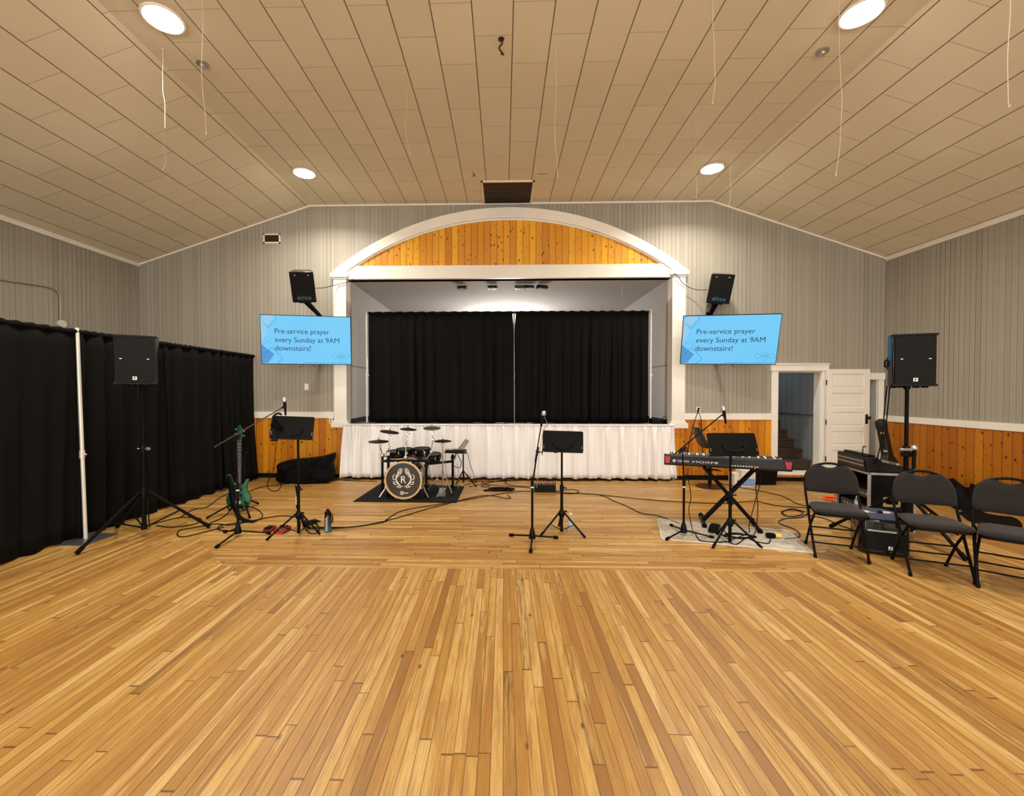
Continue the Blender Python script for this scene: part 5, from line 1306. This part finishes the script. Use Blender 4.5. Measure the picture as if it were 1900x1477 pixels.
bm = B(); cbox(bm, (.925, -.014, KZ0 + .03), (.02, .03, .02)); obj('red_plug', bm, flat('red_plug', rgb(190, 60, 40), .5), t)
# X stand
t = thing('keyboard_stand', 'black crossed keyboard stand on the rug', 'keyboard stand', M=Matrix.Translation(Vector(((ka.x + kb.x) / 2, (ka.y + kb.y) / 2, 0))) @ Matrix.Rotation(ang, 4, 'Z'))
def lk(px, py, z=None):  # point on the stand's plane from a pixel, local coordinates
    n = Vector((-math.sin(ang), math.cos(ang), 0)); o = Vector((ka.x, ka.y, 0)) + n * .2
    d = ray(px, py); e = Vector((0, 0, EYE)); s = (o - e).dot(n) / d.dot(n); return WM[t.name].inverted() @ (e + d * s)
bot = .03
for q, (p0_, p1_) in enumerate((((1398.8, 877), (1303.5, 985)), ((1305, 872), (1402, 992)))):
    a, b = lk(*p0_), lk(*p1_); b.z = bot; a.z = KZ0 - .02
    off = -.03 if q == 0 else .03
    bm = B(); tube(bm, [a + Vector((0, off, 0)), b + Vector((0, off, 0))], .021, 12); 
    if q == 0: tube(bm, [a + Vector((0, off + .05, 0)), b + Vector((0, off + .05, 0))], .021, 12)
    br_ = obj('brace_tube', bm, BLACK, t)
    bm = B(); tube(bm, [b + Vector((0, -.24, 0)), b + Vector((0, .24, 0))], .019, 12); obj('foot_bar', bm, BLACK, br_)
    bm = B()
    for s in (-1, 1): tube(bm, [b + Vector((0, s * .21, 0)), b + Vector((0, s * .25, 0))], .028, 12)
    obj('rubber_end', bm, RUB, br_)
    bm = B(); tube(bm, [a + Vector((0, -.19, 0)), a + Vector((0, .19, 0))], .017, 10); obj('support_arm', bm, RUB, t)
a, b = lk(1398.8, 877), lk(1303.5, 985); c_ = lk(1354, 929); bm = B(); tube(bm, [c_ + Vector((0, -.07, 0)), c_ + Vector((0, .07, 0))], .04, 16); obj('pivot_disc', bm, PLAST, t)
# items on the rug
p = G(1328, 987, .0); t = thing('sustain_pedal', 'black sustain pedal on the rug under the keyboard', 'pedal', (p.x, p.y + .03, .01), D2(-35))
bm = B(); prism(bm, [(-.11, 0), (.11, 0), (.11, .05), (-.02, .06), (-.11, .02)], -.05, .05, 'yz'); obj('base', bm, PLAST, t, bevel=.006)
bm = B(); prism(bm, [(-.16, .03), (-.0, .062), (0, .07), (-.16, .042)], -.035, .035, 'yz'); obj('treadle', bm, RUB, t, bevel=.004)
coil(1372, 997, .17, 4, 'black cable tangle on the rug behind the right music stand', .5, .005, 12)
cable([(1290, 990), (1300, 1003), (1330, 1006), (1350, 1005), (1366, 1010), (1385, 998), (1400, 1004), (1425, 1008), (1430, 998)], 'thin cable wandering over the rug', z=.016)
p = G(1438, 1000); t = thing('plug_connector', 'black power block joined to a yellow plug on the rug edge', 'plug', (p.x, p.y, .012), D2(-8))
bm = B(); prism(bm, rrect(.085, .05, .015, 3, -.045, .022), -.025, .025); obj('power_block', bm, RUB, t, bevel=.004)
bm = B(); tube(bm, [(0, 0, .025), (.06, 0, .025)], [.026, .02], 10); obj('yellow_plug', bm, flat('plug_yellow', rgb(226, 200, 96), .45), t)

# ------------------------------------------------------------------ bar stool
ss = (3.44, 7.35); t = thing('bar_stool', 'black bucket bar stool on a round base behind the keyboard', 'stool', (ss[0], ss[1], 0))
LEA = flat('black_leatherette', rgb(26, 24, 25), .45)
bm = B(); lathe(bm, [(.21, 0), (.215, .012), (.2, .02), (.06, .035), (.03, .05), (0, .05)], 32); obj('base', bm, flat('base_brown_chrome', rgb(60, 48, 42), .25, .6), t)
sz = at(1303, 829, ss[1]).z
bm = B(); tube(bm, [(0, 0, .04), (0, 0, sz - .05)], [.03, .02], 12); obj('column', bm, BLACK, t)
bm = B(); n = 14; g = []
prof = [(.22, .0), (.20, .012), (.1, -.012), (-.06, -.02), (-.15, .02), (-.20, .12), (-.235, .24), (-.25, .33)]
for i, (x, z) in enumerate(prof):
    row = []
    for j in range(n + 1):
        v = -1 + 2 * j / n; wv_ = .2 if i < 4 else .2 - .03 * (i - 4)
        row.append(bm.verts.new((x + (.04 * v * v if i > 3 else 0), wv_ * v, sz + z + .04 * v * v * (1 if 1 < i < 6 else .2))))
    g.append(row)
for a, b in zip(g, g[1:]):
    for j in range(n): bm.faces.new((a[j], a[j + 1], b[j + 1], b[j]))
o = obj('seat_shell', bm, LEA, t, solid=.035, smooth=70); md = o.modifiers.new('s', 'SUBSURF'); md.levels = 1; md.render_levels = 1
bm = B(); tube(bm, [(-.02, .05, .3), (.14, .05, .28), (.16, -.05, .28), (-.02, -.05, .3)], .009, 8); obj('foot_rest', bm, BLACK, t)

# ------------------------------------------------------------------ boxes and tub behind the keyboard
def gbox(x0_, x1_, ybot, ytop, Y, depth): 
    a, b = at(x0_, ybot, Y), at(x1_, ytop, Y); return a.x, b.x, b.z
x0_, x1_, z_ = gbox(1363, 1380, 893, 879, 7.45, .3)
t = thing('cardboard_box', 'small white printed box on the floor left of the black bin', 'box', ((x0_ + x1_) / 2, 7.55, 0)); w = x1_ - x0_
CARD = flat('box_white', rgb(226, 220, 208), .6, 0, .06)
bm = B(); box(bm, (-w / 2, -.1, 0), (w / 2, .1, z_)); obj('carton', bm, CARD, t, bevel=.002)
bm = B(); lathe(bm, [(.035, 0), (.035, .001), (0, .001)], 16, Matrix.Translation((.0, -.1, z_ * .35)) @ Matrix.Rotation(PI / 2, 4, 'X')); obj('printed_mark', bm, flat('print_dark_red', rgb(90, 30, 34), .6), t)
x0_, x1_, z_ = gbox(1376, 1402, 896, 873, 7.35, .3); z_ = at(1390, 873, 7.35).z
t = thing('carton', 'taller white box with blue print beside the black bin behind the keyboard', 'box', ((x0_ + x1_) / 2, 7.45, 0)); w = x1_ - x0_
bm = B(); box(bm, (-w / 2, -.1, 0), (w / 2, .1, z_)); obj('carton_body', bm, CARD, t, bevel=.002)
bm = B(); box(bm, (-w / 2 + .01, -.102, .02), (w / 2 - .01, -.1, z_ * .5)); obj('blue_print', bm, flat('print_blue', rgb(120, 160, 214), .6, 0, .4, 60), t)
x0_, x1_ = at(1403, 897, 7.5).x, at(1445, 897, 7.5).x; z_ = at(1420, 872, 7.5).z
t = thing('storage_bin', 'black plastic bin against the wall left of the open doorway', 'bin', ((x0_ + x1_) / 2, 7.66, 0)); w = x1_ - x0_
bm = B(); prism(bm, [(-w / 2 + .03, 0), (w / 2 - .03, 0), (w / 2, z_), (-w / 2, z_)], -.14, .14); obj('tub', bm, PLAST, t, bevel=.01)
bm = B(); box(bm, (-w / 2 - .015, -.16, z_), (w / 2 + .015, .16, z_ + .025)); obj('lid', bm, PLAST, t, bevel=.008)

# ------------------------------------------------------------------ folding chairs
def make_chair(label):
    t = thing('folding_chair', label, 'chair', (0, 0, 0), 0, 'padded folding chairs on the right')
    FR_ = BLACK
    side = lambda s: [(s * .205, -.20, .012), (s * .212, -.03, .28), (s * .217, .13, .55), (s * .217, .165, .66)]
    top = [(.215 * math.cos(a), .165 + .035 * math.sin(a) ** .7, .66 + .20 * math.sin(a) ** .8) for a in [PI * i / 18 for i in range(1, 18)]]
    pts = side(1) + top + side(-1)[::-1]
    bm = B(); tube(bm, pts, .0115, 10); obj('frame', bm, FR_, t)
    for s in (-1, 1):
        bm = B(); tube(bm, [(s * .190, .225, .012), (s * .190, .05, .26), (s * .190, -.12, .435)], .0105, 10); obj('rear_leg', bm, FR_, t)
        bm = B(); tube(bm, [(s * .205, -.20, .0), (s * .2055, -.19, .03)], .0145, 10); obj('rubber_foot', bm, RUB, t)
        bm = B(); tube(bm, [(s * .190, .225, .0), (s * .190, .218, .03)], .0145, 10); obj('rubber_foot', bm, RUB, t)
        bm = B(); box(bm, (s * .2 - .006, .06, .33), (s * .2 + .006, .12, .44)); obj('hinge', bm, FR_, t, bevel=.003)
    bm = B(); tube(bm, [(-.208, -.135, .13), (.208, -.135, .13)], .0075, 8); obj('stretcher', bm, FR_, t)
    bm = B(); tube(bm, [(-.19, .17, .12), (.19, .17, .12)], .0075, 8); obj('stretcher', bm, FR_, t)
    bm = B(); tube(bm, [(-.19, .10, .22), (.19, .10, .22)], .0075, 8); obj('stretcher', bm, FR_, t)
    # seat: rounded pad, narrower at the back
    out = [(p[0] * (1 - .12 * (p[1] + .2) / .4), p[1]) for p in rrect(.42, .40, .07, 6, 0, -.035)]
    bm = B(); n = len(out)
    rings = []
    for sc, z in ((.97, .425), (1.0, .436), (1.0, .452), (.965, .466), (.85, .474), (.5, .478)):
        rings.append([bm.verts.new((x * sc, -.035 + (y + .035) * sc, z)) for x, y in out])
    for a, b in zip(rings, rings[1:]):
        for k in range(n): bm.faces.new((a[k], a[(k + 1) % n], b[(k + 1) % n], b[k]))
    bm.faces.new(rings[-1]); bm.faces.new(rings[0][::-1]); obj('seat', bm, FABR, t, smooth=60)
    out = [(p[0] * (1 - .12 * (p[1] + .2) / .4) * .99, p[1]) for p in rrect(.425, .405, .07, 6, 0, -.035)]
    bm = B(); prism(bm, out, .415, .438, 'xy'); obj('seat_pan', bm, BLACK, t)
    # backrest pad with the scooped hand hole at the top
    o2 = [(-.205, .575), (-.1, .565), (0, .562), (.1, .565), (.205, .575), (.219, .61), (.217, .69), (.200, .762), (.165, .815), (.118, .848), (.082, .846), (.045, .822), (0, .812), (-.045, .822), (-.082, .846), (-.118, .848), (-.165, .815), (-.200, .762), (-.217, .69), (-.219, .61)]
    P = smooth_path([Vector((x, 0, z)) for x, z in o2] + [Vector((o2[0][0], 0, o2[0][1]))], 3)[:-1]
    bm = B(); rings = []; cz_ = .69
    def yb(x, z): return .128 + .045 * (z - .57) / .25 + .035 * (1 - (x / .21) ** 2)
    for sc, dy in ((.97, .018), (1.0, .008), (1.0, -.004), (.96, -.016), (.8, -.024), (.45, -.028)):
        rings.append([bm.verts.new((p.x * sc, yb(p.x * sc, cz_ + (p.z - cz_) * sc) + dy, cz_ + (p.z - cz_) * sc)) for p in P])
    n = len(P)
    for a, b in zip(rings, rings[1:]):
        for k in range(n): bm.faces.new((a[k], a[(k + 1) % n], b[(k + 1) % n], b[k]))
    bm.faces.new(rings[-1]); bm.faces.new(rings[0][::-1]); obj('backrest', bm, FABR, t, smooth=60)
    return t
def dup(root, loc, rz, label):
    r = root.copy(); C.objects.link(r); r.matrix_world = Matrix.Translation(Vector(loc)) @ Matrix.Rotation(rz, 4, 'Z'); r['label'] = label
    for ch in list(root.children):
        c = ch.copy(); C.objects.link(c); c.parent = r
        for g_ in ch.children: d = g_.copy(); C.objects.link(d); d.parent = c
    return r
ch = make_chair('charcoal padded folding chair nearest the keyboard, first of the row')
ch.matrix_world = Matrix.Translation((3.262, 4.36, 0)) @ Matrix.Rotation(D2(-22), 4, 'Z')
dup(ch, (3.783, 3.945, 0), D2(-23), 'charcoal padded folding chair in the middle, before the right speaker stand')
dup(ch, (4.142, 3.64, 0), D2(-42), 'charcoal padded folding chair at the right edge, cut off by the frame')

# ------------------------------------------------------------------ floor monitor with things on it
mz = .345
fl_, fr_ = G(1594, 1026), G(1693, 1039)
w, d = (fr_ - fl_).length, .50
man = math.atan2((fr_ - fl_).y, (fr_ - fl_).x); mo = (fl_ + fr_) / 2 + Vector((-math.sin(man), math.cos(man), 0)) * d / 2
t = thing('floor_monitor', 'large black floor speaker with rounded sides behind the first two chairs', 'speaker', (mo.x, mo.y, 0), man)
out = [(-w / 2 + .03, -d / 2), (w / 2 - .03, -d / 2), (w / 2, -d / 2 + .05), (w / 2 - .02, d / 2 - .1), (w / 2 - .10, d / 2), (-w / 2 + .10, d / 2), (-w / 2 + .02, d / 2 - .1), (-w / 2, -d / 2 + .05)]
bm = B(); prism(bm, out, .015, mz, 'xy'); obj('cabinet', bm, CAB, t, bevel=.02)
bm = B(); box(bm, (-w / 2 + .035, -d / 2 - .008, .05), (w / 2 - .035, -d / 2 + .01, .23)); obj('grille', bm, GRILLE, t, bevel=.004)
bm = B(); box(bm, (-w / 2 + .06, -d / 2 - .014, .235), (w / 2 - .12, -d / 2, .247)); obj('trim_strip', bm, STEEL, t)
bm = B(); box(bm, (.02, -d / 2 - .012, .07), (.052, -d / 2 - .007, .102)); bd = obj('badge', bm, WHITE, t)
bm = B(); prism(bm, [(.026, .075), (.034, .075), (.047, .096), (.039, .096)], -d / 2 - .0135, -d / 2 - .012); obj('badge_mark', bm, PLAST, bd)
bm = B(); out2 = [(x * 1.0, y * 1.0) for x, y in out]; prism(bm, out2, mz - .004, mz + .012, 'xy'); obj('top_sheen', bm, cloth_mat('navy_sheen', rgb(24, 34, 62), .6, .2, 200), t, bevel=.006)  # thin sheet; its navy colour stands in for bluish light on the cabinet top
zt_ = mz + .012
clear_bottle(G(1589.5, 943, zt_), 'clear water bottle standing on the floor speaker behind the first chair', .62)
for (px, py), lb, s in (((1608, 951), 'small white and black adapter on top of the floor speaker, left', 1.0), ((1646, 953), 'white cable end lying on top of the floor speaker, right', 1.3)):
    p = G(px, py, zt_); t2 = thing('cable_adapter', lb, 'adapter', p, D2(-20))
    bm = B(); box(bm, (-.03 * s, -.012, 0), (.015 * s, .012, .018)); obj('plug_body', bm, WHITE, t2, bevel=.003)
    bm = B(); tube(bm, [(.015 * s, 0, .009), (.05 * s, -.01, .006), (.07 * s, .0, .006)], .005, 6); obj('tip', bm, STEEL, t2)
    bm = B(); box(bm, (-.055 * s, -.018, 0), (-.03 * s, .018, .02)); obj('collar', bm, RUB, t2, bevel=.003)

# ------------------------------------------------------------------ road case with mixer
cc = Vector((at(1613, 878, 5.08).x, 5.08, 0)); cz = at(1613, 879, 5.08).z
Mc = Matrix.Translation(cc) @ Matrix.Rotation(D2(-10), 4, 'Z')   # local x to the right, y away; open side at x=0
t = thing('road_case', 'black road case on the floor with aluminium edges and open left side', 'equipment case', M=Mc)
cw, cd = .44, .62
BLK = flat('laminate_black', rgb(7, 7, 7), .45, 0, .1, 18, .15)
bm = B(); box(bm, (.0, 0, 0), (cw, .012, cz)); box(bm, (0, cd - .012, 0), (cw, cd, cz)); box(bm, (0, 0, 0), (cw, cd, .012)); box(bm, (0, 0, cz - .012), (cw, cd, cz)); box(bm, (cw - .012, 0, 0), (cw, cd, cz)); obj('case_body', bm, BLK, t)
bm = B(); e = .013
for a, b in (((0, 0, 0), (0, 0, cz)), ((0, cd, 0), (0, cd, cz)), ((cw, 0, 0), (cw, 0, cz)), ((0, 0, cz), (cw, 0, cz)), ((0, 0, cz), (0, cd, cz)), ((0, cd, cz), (cw, cd, cz)), ((0, 0, 0), (cw, 0, 0)), ((0, 0, 0), (0, cd, 0))):
    lo_ = [min(a[i], b[i]) - e for i in range(3)]; hi_ = [max(a[i], b[i]) + e for i in range(3)]; lo_[2] = max(0, lo_[2]); box(bm, lo_, hi_)
obj('metal_edging', bm, STEEL, t, bevel=.003)
bm = B(); hz = cz * .52; prism(bm, rrect(.17, .11, .015, 3, .22, hz), -.006, 0); hp_ = obj('handle_plate', bm, CHROME, t)
bm = B(); prism(bm, rrect(.11, .045, .01, 3, .22, hz), -.02, -.006); obj('handle_grip', bm, RUB, hp_)
for i, zz in enumerate((.05, .17, .36)):
    bm = B(); box(bm, (.02, .03, zz), (.3, cd - .03, zz + .09)); ru = obj('rack_unit', bm, flat('rack_grey', rgb(40, 42, 46), .4), t, bevel=.003)
    bm = B(); [cbox(bm, (.018, .08 + j * .06, zz + .045), (.006, .03, .02)) for j in range(8)]; obj('rack_button', bm, STEEL, ru)
# mixer: tall rear at left, low front at right
Mm = Mc @ Matrix.Translation((.0, .02, cz + .012))
t = thing('mixing_desk', 'black digital mixing desk on top of the road case with cables in its rear', 'mixer', M=Mm)
bm = B(); prism(bm, [(-.02, 0), (.46, 0), (.46, .05), (.14, .12), (.10, .17), (-.02, .17)], 0, .58); obj('body', bm, flat('mixer_black', rgb(10, 11, 15), .4, 0, .1, 18, .3), t, bevel=.01)
bm = B(); box(bm, (-.026, .03, .03), (-.018, .55, .15)); rp = obj('rear_panel', bm, flat('mixer_rear', rgb(44, 44, 46), .4, .3), t)
bm = B()
for r_ in range(2):
    for i in range(16): lathe(bm, [(.011, 0), (.011, .004), (.005, .004), (.005, 0)], 8, Matrix.Translation((-.026, .05 + i * .032, .07 + r_ * .045)) @ Matrix.Rotation(-PI / 2, 4, 'Y'))
obj('socket', bm, STEEL, rp)['kind'] = 'stuff'
bm = B(); prism(bm, [(.0, .172), (.10, .172), (.10, .19), (.02, .20)], .05, .5); obj('top_hood', bm, PLAST, t, bevel=.006)
bm = B()
for i in range(16):
    y = .05 + i * .032; q0 = Vector((.22, y, .106)); box(bm, (.30, y - .008, .085), (.33, y + .008, .104)); tube(bm, [(.22, y, .09), (.22, y, .115)], .007, 6)
obj('faders', bm, STEEL, t)
ORG = flat('orange_cable', rgb(226, 96, 34), .5)
for i in range(4):
    bm = B(); y = .14 + i * .025; tube(bm, smooth_path([(-.03, y, .10), (-.06, y - .01, .11), (-.07, y - .02, .03), (-.05, y - .03, -.1), (.02, y, -.18), (.05, y, -.14)]), .006, 6)
    setp(obj('patch_cable', bm.copy() if False else bm, (ORG, ORG, flat('yellow_cable', rgb(220, 190, 50), .5), CORD)[i], None), ('orange patch cable out of the mixer rear, first of two', 'orange patch cable out of the mixer rear, second of two', 'yellow patch cable hanging from the mixer rear', 'black patch cable hanging from the mixer rear')[i], 'cable', 'patch cables at the mixer')
    o = bpy.context.scene.objects[-1] if False else None
for o in [o for o in C.objects if o.name.startswith('patch_cable')]:
    o.matrix_world = Mm @ o.matrix_world
wire('black_cables', [at(1560, 862, 5.6), at(1554, 868, 5.5), at(1556, 880, 5.5), at(1563, 895, 5.5), G(1562, 930, .02)], 'black cable hanging from the back corner of the mixer')
# power strip, orange reel
p = G(1588, 934); t = thing('power_strip', 'pale blue power strip on the floor before the road case', 'power strip', (p.x - .12, p.y, 0), D2(-3))
bm = B(); box(bm, (-.2, -.03, 0), (.2, .03, .045)); obj('housing', bm, flat('strip_blue_white', rgb(150, 184, 226), .4), t, bevel=.008)
bm = B(); [cbox(bm, (-.15 + i * .06, 0, .046), (.03, .03, .004)) for i in range(6)]; obj('socket', bm, PLAST, t)
p = G(1556, 932); t = thing('cable_reel', 'bright orange cord reel frame lying on the floor behind the first chair', 'cord reel', (p.x, p.y, .01), D2(-15))
ORP = flat('orange_plastic', rgb(240, 84, 24), .4)
bm = B(); tube(bm, smooth_path([(-.2, -.02, .05), (-.18, -.08, .035), (0, -.10, .03), (.2, -.12, .03), (.24, -.06, .03), (.1, .0, .04), (-.1, .02, .05), (-.2, -.02, .05)]), .018, 8); box(bm, (-.12, .05, .10), (.14, .09, .15)); box(bm, (-.02, -.02, .02), (.02, .08, .12)); obj('frame', bm, ORP, t)
bm = B(); lathe(bm, [(.05, 0), (.06, .02), (.06, .1), (.05, .12)], 16, Matrix.Translation((.06, -.04, .07)) @ Matrix.Rotation(PI / 2, 4, 'Y')); obj('drum', bm, STEEL, t)

# wireless handheld mic clipped on the right speaker stand
mp = at(1696, 833, RCn[1] - .05)
t = thing('clip_holder', 'silver clamp arm fixed to the right speaker stand holding a microphone', 'clamp', at(1683, 833, RCn[1] - .03))
bm = B(); cbox(bm, at(1684, 834, RCn[1] - .04), (.14, .04, .025)); obj('arm', bm, STEEL, t, world=True, bevel=.006)
bm = B(); cbox(bm, at(1681, 843, RCn[1] - .01), (.06, .07, .05)); obj('clamp', bm, PLAST, t, world=True, bevel=.008)
mt = thing('microphone', 'wireless microphone hanging head up from the right speaker stand', 'microphone', mp, 0, 'microphones held by the stands')
bm = B(); lathe(bm, [(0, -.215), (.016, -.21), (.017, -.1), (.021, -.02), (.024, -.01), (0, -.005)], 16); obj('body', bm, PLAST, mt)
bm = B(); lathe(bm, [(.022, -.012), (.03, 0), (.031, .01), (.027, .026), (.016, .038), (0, .043)], 18); obj('grille_ball', bm, SILV, mt)
wire('speaker_cable', [at(1646, 716, 4.9), at(1641, 760, 4.95), at(1638, 800, 5.0), at(1628, 850, 5.05), at(1620, 862, 5.1)], 'black cable dropping from the right tripod speaker to the mixer, left strand')
wire('speaker_cable', [at(1651, 716, 4.9), at(1647, 760, 4.95), at(1640, 820, 5.0), at(1630, 878, 5.0)], 'black cable dropping from the right tripod speaker, right strand')
wire('speaker_cable', [at(272, 714, LC[1] + .08), at(273, 780, LC[1] + .06), at(272, 830, LC[1] + .04), at(277, 860, LC[1] + .06), at(272, 900, LC[1] + .05), at(276, 960, LC[1]), G(278, 978, .01)], 'black cable hanging down the left speaker stand')
wire('stand_cable', [at(548, 900, 4.75), at(552, 925, 4.75), at(553, 935, 4.74), at(550, 940, 4.74), at(556, 950, 4.72), at(566, 968, 4.7), G(575, 981, .01)], 'black cable hanging along the left music stand pole')
wire('headphone_cord', [at(513, 797, 4.68), at(514, 812, 4.68), at(510, 850, 4.7), at(507, 870, 4.7), at(500, 885, 4.8)], 'thin cord dangling from the headphones', CORD, .003)
wire('microphone_cable', [at(1010, 772, 4.62), at(1014, 783, 4.62), at(1015, 790, 4.63), at(1008, 800, 4.63), at(1000, 850, 4.64), at(996, 905, 4.65)], 'white-grey cable running down from the centre microphone', flat('grey_cable', rgb(128, 124, 120), .5), .003)
bm = B(); p = at(549.5, 930, 4.75); tube(bm, smooth_path([p + Vector((0, 0, .05)), p, p + Vector((0, 0, -.03))]), .012, 8); setp(obj('cord_tag', bm, STEEL), 'silver connector hanging on the left music stand pole', 'connector')

# ------------------------------------------------------------------ guitar case, black soft bags by the right wall
gc = at(1650, 782, 7.62)
gx0, gx1 = at(1633, 790, 7.62), at(1660, 785, 7.62)
t = thing('guitar_case', 'tall black hard guitar case leaning in the right corner', 'guitar case', (6.52, 7.5, 0), 0)
Mt = Matrix.Translation((6.44, 7.36, 0.01)) @ Matrix.Rotation(D2(-5), 4, 'Y') @ Matrix.Rotation(D2(-8), 4, 'X') @ Matrix.Rotation(D2(24), 4, 'Z')
cp = [(-.17, .0), (-.2, .06), (-.2, .18), (-.16, .28), (-.17, .38), (-.13, .46), (-.075, .52), (-.06, .95), (-.08, 1.0), (-.08, 1.09), (-.05, 1.12), (.05, 1.12), (.08, 1.09), (.08, 1.0), (.06, .95), (.075, .52), (.13, .46), (.17, .38), (.16, .28), (.2, .18), (.2, .06), (.17, 0)]
bm = B(); prism(bm, cp, -.055, .055, 'xz', Mt); obj('shell', bm, flat('case_black', rgb(18, 17, 17), .5), t, world=True, bevel=.012)
for x, z in ((-.06, .9), (-.07, .6), (-.165, .35), (-.2, .12)):
    bm = B(); cbox(bm, (x - .0, -.02, z), (.015, .05, .03), Mt); obj('latch', bm, flat('brass', rgb(226, 202, 150), .3, .7), t, world=True, bevel=.003)
bm = B(); prism(bm, cp, -.004, .004, 'xz', Mt @ Matrix.Scale(1.015, 4)); obj('seam', bm, flat('case_seam', rgb(60, 56, 52), .4, .4), t, world=True)
def heap(name, label, pts, hmax, seed, mat=NYL, cat='bag'):
    """soft heap over a floor polygon"""
    cxy = sum((Vector((p.x, p.y, 0)) for p in pts), Vector()) / len(pts)
    P = smooth_path([Vector((p.x, p.y, 0)) for p in pts] + [Vector((pts[0].x, pts[0].y, 0))], 5)[:-1]; rnd = random.Random(seed)
    bm = B(); rings = []
    for sc, h_ in ((1, .004), (.99, hmax * .45), (.9, hmax * .75), (.7, hmax * .93), (.4, hmax)):
        rings.append([bm.verts.new(cxy + (p - cxy) * sc + Vector((0, 0, h_ * (1 + .25 * math.sin(i * .9 + seed) + rnd.uniform(-.06, .06)) if h_ > .01 else h_))) for i, p in enumerate(P)])
    n = len(P)
    for a, b in zip(rings, rings[1:]):
        for k in range(n): bm.faces.new((a[k], a[(k + 1) % n], b[(k + 1) % n], b[k]))
    bm.faces.new(rings[-1]); bm.faces.new(rings[0][::-1])
    return setp(obj(name, bm, mat, smooth=70), label, cat)
def clampx(p): p.x = min(p.x, XR - .06); return p
heap('gig_bag', 'black soft bag slumped on the floor against the right pine wainscot', [clampx(G(*q)) for q in ((1755, 930), (1770, 944), (1812, 950), (1840, 945), (1800, 922), (1770, 917))], .26, 2)
heap('black_cloth', 'flat black cloth lying on the floor behind the last folding chair', [G(*q) for q in ((1778, 952), (1800, 968), (1840, 976), (1885, 985), (1897, 975), (1880, 962), (1830, 955), (1800, 948))], .03, 5, cat='cloth')
for a_, b_, lb in (((1700, 890), (1712, 900), ''),):
    pass
